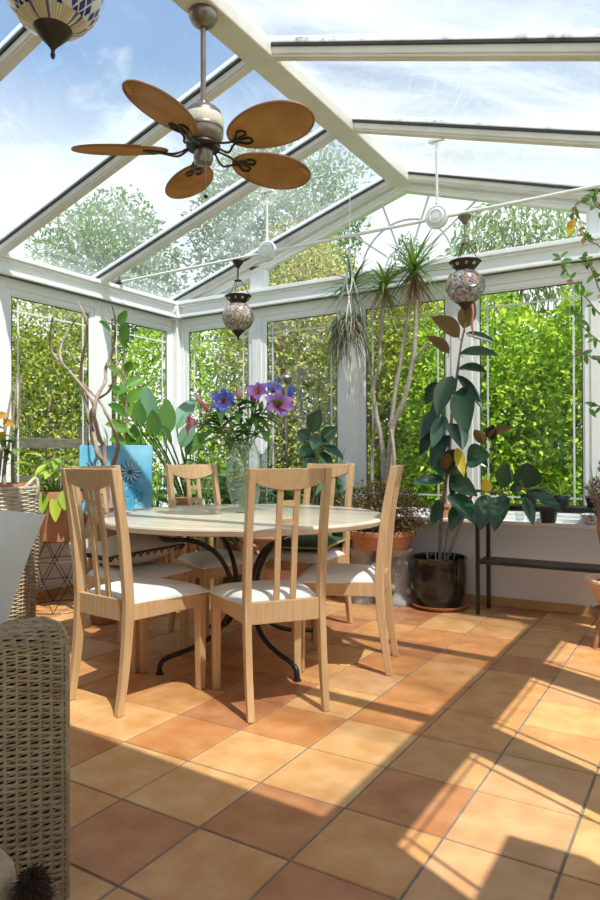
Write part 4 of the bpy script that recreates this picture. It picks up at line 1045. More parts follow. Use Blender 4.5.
b = MB(); pot(b, .045, .058, .09, .005, .02); place(b, 'plant_pot', M['terracotta'], (-1.50,4.735,.602), 'little terracotta pot on the window board behind the rubber plant trunk', 'pot')
b = MB(); pot(b, .05, .062, .10, .005, .02); place(b, 'plant_pot', M['terracotta'], (-1.68,4.735,.602), 'little terracotta pot on the window board left of the rubber plant trunk', 'pot')

# right edge: pot on a cane stand with a climbing branch and dried flower heads
RX, RY2 = -.43, 4.10
cs = thing('cane_stand', 'brown cane plant stand at the right edge of the photo', 'stand', (RX, RY2, 0))
for k in range(4):
    a = D(45 + 90*k); b = MB(); b.tube([(.165*math.cos(a),.165*math.sin(a),0),(.12*math.cos(a),.12*math.sin(a),.20)], .014, 8); b.build('leg', M['canedark'], cs, smooth=60)
b = MB(); b.tube([(.13*math.cos(x),.13*math.sin(x),.175) for x in lerp(0,2*PI,25)], .012, 8); b.build('ring', M['canedark'], cs, smooth=60)
b = MB(); b.lathe([(.0001,.188),(.135,.188),(.135,.202),(.0001,.202)], 24); b.build('top_disc', M['canedark'], cs, smooth=40)
cp = thing('terracotta_pot', 'pale terracotta pot with a thick rolled rim on the cane stand', 'pot', (RX, RY2, .202))
b = MB(); b.lathe([(.0001,0),(.10,0),(.115,.02),(.15,.10),(.158,.125),(.175,.13),(.185,.145),(.183,.162),(.17,.17),(.152,.165),(.14,.14),(.0001,.135)], 36); b.build('body', M['terrapale'], cp, smooth=60)
s_ = MB(); s_.lathe([(.0001,.15),(.08,.15),(.142,.143)], 24); s_.build('soil', M['soil'], cp)
hy = thing('dried_hydrangea', 'clump of dried purple-brown flower heads on a woody stem at the right edge', 'plant', (RX, RY2, .35))
b = MB()
for tr in ([(0,0,-.0),(-.09,.02,.22),(-.10,.03,.38),(-.085,.04,.52)],[(.02,0,-.0),(-.06,.05,.25),(-.02,.06,.5),(.02,.05,.62)]): b.tube(catmull(tr,5), .021, 9)
b.build('stems', M['canedark'], hy, smooth=60)
b = MB()
for c0, r in (((-.09,.02,.50),.085),((-.06,-.02,.41),.075),((.0,.04,.60),.085),((-.045,.05,.64),.07),((.06,0,.5),.08)):
    n = 240; u = RNG.normal(size=(n,3)); u /= np.linalg.norm(u,axis=1)[:,None]
    b.scatter(np.array(c0) + u*r*RNG.uniform(.75,1,n)[:,None], np.cross(u, RNG.normal(size=(n,3))) + u*.3, u, RNG.uniform(.018,.028,n), RNG.uniform(.014,.02,n))
b.build('flower_heads', M['hydr'], hy)
bg2 = thing('climbing_plant', 'thorny branches with small green leaves and orange bracts reaching in at the right edge', 'plant', (RX, RY2, .35))
B0 = V(RX, RY2, .35)
def lb(p): return V(p) - B0
br = [[(.03,0,0),(.20,.02,.5),(.22,.03,.95),(.15,.02,1.3)] ,
 [(.15,.02,1.3), lb((-0.464,4.100,1.792)), lb((-0.525,4.100,1.843)), lb((-0.584,4.080,1.925)), lb((-0.649,4.060,2.014)), lb((-0.695,4.050,2.103)), lb((-0.726,4.050,2.177))],
 [(.15,.02,1.3), lb((-0.448,4.100,1.857)), lb((-0.514,4.100,1.948)), lb((-0.555,4.100,2.066)), lb((-0.586,4.100,2.144)), lb((-0.617,4.100,2.172))],
 [(.16,.02,1.35), (.19,.02,1.62), lb((-0.442,4.100,2.078)), lb((-0.523,4.100,2.219)), lb((-0.585,4.100,2.269)), lb((-0.627,4.100,2.322)), lb((-0.659,4.100,2.384)), lb((-0.664,4.100,2.437)), lb((-0.642,4.100,2.461))],
 [(.19,.02,1.62), lb((-0.446,4.150,2.287)), lb((-0.523,4.150,2.454)), lb((-0.570,4.150,2.474)), lb((-0.607,4.150,2.505)), lb((-0.644,4.150,2.512))],
 [(.2,.03,1.75), lb((-0.461,4.100,2.331)), lb((-0.521,4.100,2.432)), lb((-0.552,4.100,2.472)), lb((-0.547,4.100,2.516))],
 [(.21,.03,.9), lb((-0.450,4.100,1.568)), lb((-0.526,4.100,1.585)), lb((-0.604,4.100,1.620)), lb((-0.670,4.080,1.611)), lb((-0.706,4.070,1.573))],
 [(.15,.02,1.1), lb((-0.465,4.100,1.636)), lb((-0.536,4.100,1.698)), lb((-0.598,4.100,1.761)), lb((-0.648,4.080,1.842)), lb((-0.690,4.080,1.870))],
 [(.2,.03,.6), lb((-0.477,4.100,1.248)), lb((-0.528,4.100,1.322)), lb((-0.559,4.100,1.334)), lb((-0.585,4.100,1.307))]]
b = MB(); gl_ = MB()
for k, tr in enumerate(br):
    pts = catmull(tr, 5); b.tube(pts, lerp(.013 if k == 0 else .0065, .010 if k == 0 else .0022, len(pts)), 6)
    if k == 0: continue
    for i in range(8, len(pts)):
        for j in range(2):
            d = V(random.gauss(0,1), random.gauss(0,.6), random.gauss(0.3,1))
            if random.random() < .55: continue
            if random.random() < .62: gl_.leaf(pts[i], d, (0,-1,.4), random.uniform(.035,.065), random.uniform(.02,.03), .1, .15, 'ovate', 5)
            elif k in (2,3) or random.random() < .25: gl_.leaf(pts[i], d, (0,-1,.4), random.uniform(.03,.05), .026, .1, .25, 'ovate', 4, m=1)
b.build('branches', M['bark'], bg2, smooth=60); gl_.build('leaves', [M['ficus'], M['bract']], bg2, smooth=60)
b = MB(); b.leaf(lb((-0.658,4.100,2.402)), (-.35,-.2,-1), (0,-1,0), .10, .05, .1, .1, 'ovate', 6); b.build('yellow_leaf', M['yellowleaf'], bg2, smooth=60)['label'] = 'single yellow leaf'

# ---------------------------------------------------------------- left corner
# wire frame with a terracotta pot of lime green leaves on it
WXc, WYc = -3.90, 3.17
wf = thing('wire_plant_stand', 'black geometric wire stand under the terracotta pot by the left wall', 'stand', (WXc, WYc, 0))
H_ = .468; rt, rb_ = .15, .225; n = 7; lev = [0, .17, .33, H_]
def rp_(k, z, off=0): 
    r = rb_ + (rt-rb_)*z/H_; a = 2*PI*(k+off)/n; return (r*math.cos(a), r*math.sin(a), z+.004)
b = MB()
for i, z in enumerate(lev): b.tube([rp_(k, z, .5*(i%2)) for k in list(range(n))+[0]] if i not in (0, 3) else [rp_(k/4, z) for k in range(4*n+1)], .003, 5)
for i in range(3):
    for k in range(n):
        o0, o1 = .5*(i%2), .5*((i+1)%2)
        b.tube([rp_(k, lev[i], o0), rp_(k, lev[i+1], o1)], .003, 5); b.tube([rp_(k, lev[i], o0), rp_(k+(1 if o0 else -1), lev[i+1], o1)], .003, 5)
b.tube([(-rt,0,H_+.004),(rt,0,H_+.004)], .003, 5); b.tube([(0,-rt,H_+.004),(0,rt,H_+.004)], .003, 5)
b.build('wire_frame', M['iron'], wf)
lp = thing('potted_pothos', 'terracotta pot of lime green and yellow leaves on the geometric wire stand', 'plant', (WXc, WYc, H_+.009))
b = MB(); pot(b, .155, .195, .34, .014, .065, .014); b.build('pot', M['terracotta'], lp, smooth=40); soil(.17, .31, lp)
b = MB(); st_ = MB()
for k in range(60):
    a = random.uniform(0, 2*PI); L_ = random.uniform(.08,.20); z = random.uniform(.02,.26); r = random.uniform(.05,.22)
    p = V(r*math.cos(a), r*math.sin(a), .32 + z); st_.tube([(.04*math.cos(a),.04*math.sin(a),.30), p*.6 + V(0,0,.15), p], .0025, 5)
    b.leaf(p, (math.cos(a), math.sin(a), random.uniform(-.5,.4)), (0,0,1), L_, L_*.42, random.uniform(.1,.5), .15, 'ovate', 7)
for dx, dz, L_, q in ((.16,.34,.18,.9),(.04,.33,.20,.95),(.10,.36,.15,.6),(-.05,.35,.16,.5)):
    p = R_*dx + F_*.19 + V(0,0,dz); b.leaf(p, F_*.35 + R_*.1 + V(0,0,-1), F_, L_, .085, .0, .12, 'ovate', 8, rn=q*.66)
b.build('leaves', M['lime'], lp, smooth=60); st_.build('stems', M['greenstem'], lp, smooth=60)
b = MB()
for k in range(7):
    d = R_*random.uniform(-.15,.35) + V(0,0,random.uniform(.15,.3)); b.tube(catmull([(0,0,.3), d*.5 + V(0,0,.38), d + V(0,0,.30) + R_*.05], 4), .004, 5)
b.build('pale_twigs', M['barkpale'], lp, smooth=60)
# woven basket with the orange-leaved plant
bk = thing('woven_basket', 'pale willow basket with a handle holding a potted plant at the left edge', 'basket', (-3.70, 2.58, 0))
b = MB()
for i in range(72):
    z = .012 + i*.0118; r = .175 + .025*min(1, z/.5) + (.006 if z > .82 else 0); ph = PI*(i%2)
    b.tube([((r+.004*math.cos(10*x+ph))*math.cos(x), (r+.004*math.cos(10*x+ph))*math.sin(x), z) for x in lerp(0, 2*PI, 61)], .0062, 5, m=0 if z > .66 else 1)
for k in range(20):
    a = 2*PI*k/20; b.tube([(.175*math.cos(a),.175*math.sin(a),.01),(.2*math.cos(a),.2*math.sin(a),.5),(.2*math.cos(a),.2*math.sin(a),.865)], .006, 5)
b.lathe([(.0001,.01),(.17,.01),(.19,.5),(.19,.84),(.183,.84),(.183,.5),(.165,.02),(.0001,.02)], 24, m=1)
b.build('woven_body', [M['paleweave'], M['wicker']], bk, smooth=60)
b = MB(); b.tube([((.2+.006*math.cos(30*x))*math.cos(x), (.2+.006*math.cos(30*x))*math.sin(x), .868) for x in lerp(0,2*PI,90)], .011, 6)
b.tube(catmull([tuple(R_*.2+V(0,0,.80)), tuple(R_*.215+V(0,0,.88)), tuple(R_*.20+V(0,0,.925)), tuple(R_*.185+F_*.05+V(0,0,.90)), tuple(R_*.17+F_*.11+V(0,0,.86))], 5), .010, 6)
b.build('rim_and_handle', M['paleweave'], bk, smooth=60)
op = thing('croton_plant', 'woody plant with orange-yellow leaves in a terracotta pot inside the willow basket', 'plant', (-3.70, 2.58, .021))
b = MB(); pot(b, .12, .165, .872, .008, .03, .012); b.build('pot', M['terracotta'], op, smooth=40); soil(.14, .845, op)
b = MB(); C0 = V(-3.70, 2.58, .021)
for tr in ([(.02,0,.84), V((-3.700,2.588,0.975))-C0, V((-3.720,2.643,1.160))-C0, V((-3.740,2.693,1.413))-C0, V((-3.760,2.722,1.556))-C0],
           [(.06,.03,.84), V((-3.660,2.621,1.066))-C0, V((-3.660,2.664,1.345))-C0, V((-3.660,2.671,1.563))-C0],
           [(-.03,-.02,.84), V((-3.720,2.581,1.067))-C0, V((-3.720,2.616,1.252))-C0, V((-3.740,2.679,1.506))-C0],[(0,.0,.84),(-.02,.03,1.05),(-.06,.05,1.3)]):
    b.tube(catmull(tr, 4), lerp(.013,.005,4*(len(tr)-1)+1), 7)
b.build('stems', M['bark'], op, smooth=60)
b = MB()
for p, d, L_ in (((-3.680,2.567,1.255),(.7,.2,.25),.09),((-3.660,2.533,1.157),(.5,.1,.9),.09),((-3.700,2.534,1.291),(.6,.4,.5),.09)):
    b.leaf(V(p)-C0, d, (.6,-.7,.4), L_, .055, .35, .12, 'ovate', 8)
b.build('orange_leaves', M['orangeleaf'], op, smooth=60)['label'] = 'orange-yellow leaves'
b = MB()
for k in range(16):
    a = random.uniform(0, 2*PI); p = V(random.uniform(-.08,.1), random.uniform(-.08,.08), random.uniform(.95,1.22)); b.leaf(p, (math.cos(a), math.sin(a), random.uniform(-.2,.6)), (0,0,1), random.uniform(.08,.14), .05, .2, .15, 'ovate', 7)
b.build('green_leaves', M['ficus'], op, smooth=60)
# twisted willow in a tall vase
TWX, TWY = -3.30, 3.02
tv = thing('floor_vase', 'tall brown floor vase of twisted willow behind the chair backs', 'vase', (TWX, TWY, 0))
b = MB(); b.lathe([(.0001,0),(.075,0),(.085,.02),(.10,.2),(.095,.45),(.07,.62),(.055,.70),(.065,.73),(.055,.73),(.045,.70),(.06,.6),(.0001,.5)], 28); b.build('body', M['canedark'], tv, smooth=60)
def WT(p): return V(p) - V(TWX, TWY, .55)
for lab, trs in (('twisted bare willow branch leaning left, forked at its top', [[(0,0,0),(-3.344,3.085,0.935),(-3.381,3.085,1.020),(-3.393,3.013,1.162),(-3.336,2.946,1.317),(-3.278,2.919,1.376),(-3.342,2.904,1.472),(-3.497,2.902,1.608),(-3.615,2.921,1.683),(-3.669,2.909,1.751),(-3.628,2.869,1.839),(-3.539,2.821,1.937)],[(-3.416,2.835,1.595),(-3.465,2.830,1.648),(-3.542,2.877,1.736),(-3.571,2.949,1.845),(-3.551,2.980,1.913),(-3.472,2.962,1.954)]]),
  ('twisted bare willow branch rising straight with its tip near the eaves', [[(.01,0,0),(-3.259,2.990,0.970),(-3.257,2.931,1.065),(-3.291,2.938,1.159),(-3.380,2.977,1.288),(-3.468,3.013,1.423),(-3.501,3.010,1.587),(-3.444,2.977,1.709),(-3.353,2.931,1.822),(-3.319,2.893,1.906),(-3.365,2.894,1.986),(-3.446,2.939,2.043)]]),
  ('twisted bare willow branch bending right before the blue picture', [[(.03,0,0),(-3.319,3.105,0.916),(-3.324,3.117,1.000),(-3.251,3.092,1.116),(-3.202,3.021,1.209),(-3.208,2.960,1.313),(-3.265,2.956,1.397),(-3.377,2.983,1.467),(-3.497,2.998,1.553)]]),
  ('twisted bare willow branch with the tallest curved tip', [[(.0,.02,0),(-3.373,3.087,1.085),(-3.349,3.031,1.161),(-3.303,2.958,1.254),(-3.277,2.918,1.332),(-3.277,2.950,1.441),(-3.302,3.031,1.531),(-3.353,3.086,1.631),(-3.327,3.114,1.736),(-3.264,3.081,1.836),(-3.199,3.019,1.927),(-3.180,2.977,1.999)],[(-3.186,3.007,1.880),(-3.286,3.042,1.915),(-3.364,3.080,1.969)],[(-3.400,3.069,1.436),(-3.302,3.056,1.469),(-3.209,3.011,1.524),(-3.154,2.993,1.581),(-3.182,3.011,1.673)]])):
    t = thing('willow_branch', lab, 'branch', (TWX, TWY, .55), 0, 'twisted willow branches')
    b = MB()
    for k, tr in enumerate(trs):
        pts = catmull([V(p) if len(p) == 3 and abs(p[0]) < .2 else WT(p) for p in tr], 5)
        b.tube(pts, [r*(1+.12*math.sin(i*1.3)) for i, r in enumerate(lerp(.017 if k == 0 else .009, .006 if k == 0 else .005, len(pts)))], 8)
    b.build('bark', M['willow'], t, smooth=60)
# bamboo bench with the blue picture and pots
bb = thing('bamboo_bench', 'low bamboo bench carrying the blue picture behind the table', 'bench', (0,0,0))
bx0, by0 = V(-3.60,3.15,0), V(-2.95,3.75,0)     # its front edge from left to right
ed = (by0 - bx0); el = ed.length; ed.normalize(); dp = V(-ed.y, ed.x, 0)
def bp(u, d_, z): return tuple(bx0 + ed*u + dp*d_ + V(0,0,z))
for u in np.arange(.02, el, .062):
    b = MB(); b.tube([bp(u,.0,0),bp(u,.0,.2),bp(u,.0,.205),bp(u,.0,.41),bp(u,.0,.415),bp(u,.0,.64)], [.017,.016,.019,.016,.019,.016], 9); b.build('cane', M['cane'] if int(u*100)%3 else M['canedark'], bb, smooth=60)
for u in (.03, el-.03):
    b = MB(); b.tube([bp(u,.30,0),bp(u,.30,.64)], .017, 9); b.build('cane', M['canedark'], bb, smooth=60)
b = MB(); b.hexa([bp(-.02,-.02,.64),bp(el,-.02,.64),bp(el,.33,.64),bp(-.02,.33,.64)], [bp(-.02,-.02,.662),bp(el,-.02,.662),bp(el,.33,.662),bp(-.02,.33,.662)]); b.build('top_board', M['canedark'], bb, bevel=.004)
pc = thing('canvas_picture', 'unframed turquoise canvas picture of flowering seed heads leaning behind the chairs', 'picture', bp(.17,.06,.663))
pc.rotation_euler = (D(-7), 0, math.atan2(ed.y, ed.x) - D(8))
PW, PH = .50, .475
b = MB(); b.box(-PW/2,PW/2,0,.03,0,PH); b.build('canvas', M['canvas'], pc, bevel=.003)
def star(b, cx, cz, r, n, w, y, m):
    for k in range(n):
        a = 2*PI*k/n; dx, dz = math.cos(a), math.sin(a)
        b.add([(cx+dx*r*.18,y,cz+dz*r*.18),(cx+dx*r*.6-dz*w,y,cz+dz*r*.6+dx*w),(cx+dx*r,y,cz+dz*r),(cx+dx*r*.6+dz*w,y,cz+dz*r*.6-dx*w)], [(0,1,2,3)], m)
def disc(b, cx, cz, r, y, m, ry=1):
    b.add([(cx+r*math.cos(2*PI*k/28), y, cz+r*ry*math.sin(2*PI*k/28)) for k in range(28)], [tuple(range(28))], m)
b = MB()
for cx, cz, r in ((.10,.285,.09),(-.14,.30,.085)):
    disc(b, cx-.01, cz-.15, .11, -.0006, 2, 1.0)
    for k_ in range(9): star(b, cx-.01+.07*math.cos(k_*2.2), cz-.15+.07*math.sin(k_*1.7), .035, 3, .004, -.0010-.0001*k_, 0 if k_%2 else 1)
    star(b, cx, cz, r, 13, .010, -.0018, 1); star(b, cx+.004, cz+.004, r*.9, 13, .006, -.0026, 0)
    disc(b, cx, cz, .017, -.0032, 1)
b.build('painted_flowers', [M['paintlight'], M['paintdark'], M['painttext']], pc)
b = MB(); pot(b, .05, .065, .10, .006, .025); q = tag(b.build('plant_pot', M['terracotta'], None, smooth=40, loc=bp(.66,.08,.663)), 'small terracotta pot seen through the back of the chair left of the vase', 'pot')
s_ = MB(); s_.lathe([(.0001,.085),(.045,.083)], 16); s_.build('soil', M['soil'], q)
# big-leaved plants by the corner
def big_plant(label, loc_, leaves, potr, poth, mats, potm='terracotta', stems=None, name='banana_plant'):
    t = thing(name, label, 'plant', loc_); o_ = V(loc_)
    b = MB(); pot(b, potr*.75, potr, poth, .012, .05); b.build('pot', M[potm], t, smooth=40); soil(potr*.86, poth-.03, t)
    b = [MB() for _ in mats]; s_ = MB()
    for p, q, w, mi, nr in leaves:
        p = V(p) - o_; q = V(q) - o_; d = q - p
        b[mi].leaf(p, d + V(0,0,.1*d.length), nr, d.length*1.05, w, .12, .14, 'ovate', 10)
        if stems is None: s_.tube(catmull([(random.uniform(-.05,.05), random.uniform(-.05,.05), poth-.04), V(p.x*.5, p.y*.5, poth + (p.z-poth)*.6), p, p + d*.5], 4), [.010]*6+[.007]*4+[.003]*3, 6)
    if stems:
        for tr in stems:
            pts = catmull([V(x)-o_ for x in tr], 4); s_.tube(pts, lerp(.014,.005,len(pts)), 7)
    for m_, x in zip(mats, b):
        if x.v: x.build('leaves', M[m_], t, smooth=60)
    s_.build('stems', M['greenstem'] if stems is None else M['bark'], t, smooth=60)
    return t
cN = (.45,-.6,.5)
big_plant('banana-like plant with upright broad leaves in the corner behind the table', (-3.62,4.30,0), [
 ((-3.620,3.918,1.206),(-3.600,3.943,1.525),.155,0,(.75,-.6,.2)),((-3.640,3.829,1.197),(-3.600,3.767,1.429),.12,0,(.8,-.5,.2)),((-3.550,3.989,1.261),(-3.620,4.275,1.551),.16,1,(.3,-.8,.3)),
 ((-3.750,3.890,1.309),(-3.800,3.910,1.635),.15,1,(.7,-.6,.2)),((-3.500,3.978,1.120),(-3.450,4.086,1.348),.12,1,cN),((-3.700,3.742,1.272),(-3.700,3.722,1.498),.11,0,cN),((-3.500,3.876,1.142),(-3.400,3.639,1.282),.10,0,cN),
 ((-3.500,4.036,1.066),(-3.400,4.159,1.247),.12,0,cN),((-3.500,3.724,1.066),(-3.400,3.507,1.171),.10,0,cN)], .17, .40, ['paddle','paddleblue'])
leaves = []
stem = [(-3.80,3.78,.36), (-3.820,3.724,0.952), (-3.840,3.734,1.260), (-3.860,3.755,1.532), (-3.880,3.754,1.804), (-3.880,3.734,2.034)]

for p, q, w in (((-3.880,3.703,2.067),(-3.800,3.709,2.182),.07),((-3.880,3.622,2.001),(-3.800,3.432,2.043),.07),((-3.880,3.734,1.941),(-3.820,3.728,2.073),.08),((-3.860,3.745,1.894),(-3.800,3.616,1.969),.07),
  ((-3.850,3.756,1.601),(-3.780,3.867,1.677),.085),((-3.840,3.756,1.477),(-3.760,3.836,1.595),.09),((-3.860,3.714,1.675),(-3.800,3.508,1.724),.09),((-3.860,3.755,1.710),(-3.800,3.759,1.798),.07),
  ((-3.840,3.714,1.504),(-3.760,3.480,1.579),.085),((-3.830,3.725,1.367),(-3.750,3.470,1.439),.095),((-3.830,3.735,1.382),(-3.740,3.837,1.454),.09),((-3.820,3.725,1.244),(-3.720,3.815,1.136),.10),
  ((-3.820,3.715,1.259),(-3.720,3.423,1.290),.11),((-3.810,3.705,1.166),(-3.710,3.451,1.175),.11),((-3.800,3.705,1.136),(-3.700,3.742,1.211),.10),((-3.820,3.736,1.305),(-3.720,3.741,1.181),.09),((-3.850,3.745,1.600),(-3.780,3.576,1.514),.08),((-3.800,3.705,1.044),(-3.700,3.741,1.014),.09),((-3.800,3.695,1.067),(-3.700,3.461,1.030),.09)):
    leaves.append((p, q, w, 0, (.7,-.55,.4)))
big_plant('tall plumeria-like plant with alternate green leaves against the left window post', (-3.80,3.78,0), leaves, .15, .36, ['ficus'], 'terracotta', [stem], 'tall_leafy_plant')
# palms and reedy plants along the back windows
def palm(label, loc_, n, L0, potr, poth, seed, upright=.9, potm='terracotta', limit=.15):
    rnd = random.Random(seed); t = thing('potted_palm', label, 'plant', loc_)
    b = MB(); pot(b, potr*.75, potr, poth, .01, .04); b.build('pot', M[potm], t, smooth=40); soil(potr*.86, poth-.03, t)
    b = MB(); s_ = MB()
    for k in range(n):
        a = rnd.uniform(0, 2*PI); e_ = rnd.uniform(upright-.35, upright+.45); L_ = L0*rnd.uniform(.6,1.05)
        d = V(math.cos(a)*math.cos(e_), math.sin(a)*math.cos(e_), math.sin(e_))
        if d.y > 0: d.y *= limit
        pts = [V(d.x*.02, d.y*.02, poth-.03) + d*(L_*t_) + V(0,0,-.28*L_*t_*t_) for t_ in lerp(0,1,12)]
        s_.tube(pts, lerp(.006,.0015,12), 5)
        sd = d.cross(V(0,0,1)).normalized()
        for i in range(4, 12):
            dr = (pts[i]-pts[i-1]).normalized()
            for s1 in (-1, 1): b.leaf(pts[i], dr*.7 + sd*s1*.8 + V(0,0,-.1), (0,0,1), L_*.24*rnd.uniform(.8,1.1), .017, .3, .2, 'blade', 4)
    b.build('fronds', M['palm'], t, smooth=60); s_.build('stalks', M['greenstem'], t, smooth=60)
palm('feathery palm in a pot left of the glass vase by the back wall', (-3.20,4.45,0), 16, .75, .15, .50, 21)
palm('feathery palm in a pot right behind the glass vase by the back wall', (-2.72,4.50,0), 15, .70, .14, .52, 22)
palm('low feathery palm in the corner beside the broad-leaved plant', (-3.97,4.50,0), 12, .5, .13, .45, 23, 1.15)
def reeds(label, loc_, n, L0, seed, lw=.03):
    rnd = random.Random(seed); t = thing('reed_plant', label, 'plant', loc_)
    b = MB(); pot(b, .10, .13, .38, .01, .04); b.build('pot', M['terrapale'], t, smooth=40); soil(.11, .35, t)
    b = MB(); s_ = MB()
    for k in range(n):
        x, y = rnd.uniform(-.09,.09), rnd.uniform(-.09,.06); h = .37 + L0*rnd.uniform(.5,1); lx, ly = rnd.uniform(-.22,.22), rnd.uniform(-.2,.06)
        s_.tube([(x,y,.35),(x+lx*.3,y+ly*.3,.35+(h-.35)*.5),(x+lx,y+ly,h)], [.006,.005,.003], 6)
        for j in range(11):
            tt = rnd.uniform(.25,1); a = rnd.uniform(0,2*PI); p = V(x+lx*tt, y+ly*tt, .35+(h-.35)*tt)
            dy = math.sin(a); dy = dy*.3 if dy > 0 else dy
            b.leaf(p, (math.cos(a), dy, rnd.uniform(.0,.9)), (0,0,1), rnd.uniform(.10,.2), lw, rnd.uniform(.2,.6), .15, 'ovate', 5)
    b.build('leaves', M['ficus'] if seed % 2 else M['palm'], t, smooth=60); s_.build('canes', M['greenstem'], t, smooth=60)
reeds('cane-stemmed leafy plant at the left back window, behind the chair facing us', (-3.48,4.47,0), 11, .72, 31)
reeds('cane-stemmed leafy plant in the middle of the second back window', (-2.98,4.53,0), 14, .85, 32, .026)
reeds('cane-stemmed leafy plant at the right of the second back window', (-2.55,4.52,0), 13, .80, 34, .028)
big_plant('small rubber plant with round green leaves before the white window post', (-2.56,4.30,0), [
 ((-2.510,4.280,1.231),(-2.403,4.240,1.401),.13,0,(.2,-.9,.3)),((-2.536,4.280,1.172),(-2.594,4.220,1.246),.12,0,(.2,-.8,.5)),((-2.418,4.280,1.163),(-2.275,4.260,1.261),.12,0,(.1,-.9,.3)),((-2.451,4.280,1.200),(-2.439,4.200,1.112),.10,0,(.2,-.8,.5)),
 ((-2.410,4.280,1.127),(-2.233,4.240,1.046),.08,0,cN),((-2.477,4.280,1.120),(-2.569,4.220,1.062),.09,0,cN),((-2.503,4.280,1.084),(-2.519,4.220,0.952),.09,0,cN),((-2.418,4.280,1.083),(-2.319,4.220,0.954),.09,0,cN),((-2.499,4.290,1.282),(-2.547,4.300,1.381),.07,0,cN)],
 .13, .40, ['rubberlight'], 'terracotta', [[(-2.56,4.30,.36),(-2.475,4.290,0.878),(-2.483,4.290,1.098),(-2.508,4.290,1.283)],[(-2.54,4.30,.36),(-2.424,4.290,0.952),(-2.423,4.290,1.171)]], 'small_rubber_plant')
def bushy(name, label, loc_, n, R1, H1, m_, seed, lw=(.10,.2), wr=.45, potr=.10, poth=.38, potm='terracotta'):
    rnd = random.Random(seed); t = thing(name, label, 'plant', loc_)
    b = MB(); pot(b, potr*.75, potr, poth, .01, .04); b.build('pot', M[potm], t, smooth=40); soil(potr*.86, poth-.03, t)
    b = MB(); s_ = MB()
    for k in range(n):
        a = rnd.uniform(0, 2*PI); r = R1*rnd.uniform(.2,1); z = poth + H1*rnd.uniform(.1,1); y = r*math.sin(a); y = y*.5 if y > 0 else y
        p = V(r*math.cos(a), y, z); L_ = rnd.uniform(*lw); s_.tube([(0,0,poth-.04), p*.5 + V(0,0,.25*z), p], .003, 5)
        b.leaf(p, (math.cos(a), math.sin(a)*.6-.3, rnd.uniform(-.3,.7)), (0,-.3,1), L_, L_*wr, rnd.uniform(.1,.5), .15, 'ovate', 7)
    b.build('leaves', M[m_], t, smooth=60); s_.build('stems', M['greenstem'], t, smooth=60)
bushy('leafy_pot_plant', 'bushy mid-green pot plant right of the blue picture', (-3.34,4.16,0), 60, .26, .62, 'ficus', 51)
bushy('leafy_pot_plant', 'dark bushy pot plant just left of the glass vase', (-3.02,4.24,0), 60, .22, .55, 'palm', 52, (.09,.17))
bushy('leafy_pot_plant', 'light green bushy pot plant at the far left of the back windows', (-3.96,4.18,0), 46, .14, .55, 'ficus', 53, (.12,.22), .4)
bushy('leafy_pot_plant', 'pot plant with narrow dark leaves standing left of the terracotta planter of bronze shrub', (-2.36,4.48,0), 50, .2, .50, 'palm', 54, (.12,.2), .3)
# big terracotta bowl with moulded garlands
tb = thing('terracotta_bowl', 'wide pale terracotta bowl with moulded garlands behind the table', 'bowl', (-2.72,4.10,0))
b = MB(); b.lathe([(.0001,0),(.13,0),(.14,.03),(.10,.06),(.09,.10),(.12,.15),(.16,.22),(.20,.32),(.225,.41),(.24,.455),(.262,.465),(.268,.49),(.26,.515),(.235,.515),(.215,.45),(.0001,.42)], 48); b.build('body', M['terrapale'], tb, smooth=60)
b = MB()
for k in range(8):
    a0 = 2*PI*k/8
    b.tube([((.216+.012)*math.cos(a0+u*PI/4), (.216+.012)*math.sin(a0+u*PI/4), .425-.10*math.sin(PI*u)**.8) if True else 0 for u in lerp(0,1,11)], .016, 7); b.ball((.236*math.cos(a0),.236*math.sin(a0),.43), .024, 8, 6)
b.build('garland_relief', M['terrapale'], tb, smooth=60)
s_ = MB(); s_.lathe([(.0001,.46),(.21,.455)], 24); s_.build('soil', M['soil'], tb)
# slim metal pole with a domed cap
mp_ = thing('metal_garden_pole', 'slim grey metal pole with a domed cap at the second back window', 'lamp', (-2.94,4.62,0))
b = MB(); b.tube([(0,0,.0),(0,0,1.66)], .009, 8); b.build('pole', M['steel'], mp_, smooth=60)
b = MB(); b.lathe([(.0001,1.635),(.02,1.64),(.046,1.675),(.05,1.688),(.05,1.694),(.03,1.715),(.0001,1.725)], 24); b.build('cap', M['steel'], mp_, smooth=50)
b = MB(); b.lathe([(.0001,0),(.09,0),(.09,.012),(.02,.02),(.0001,.02)], 24); b.build('base', M['steel'], mp_, smooth=40)

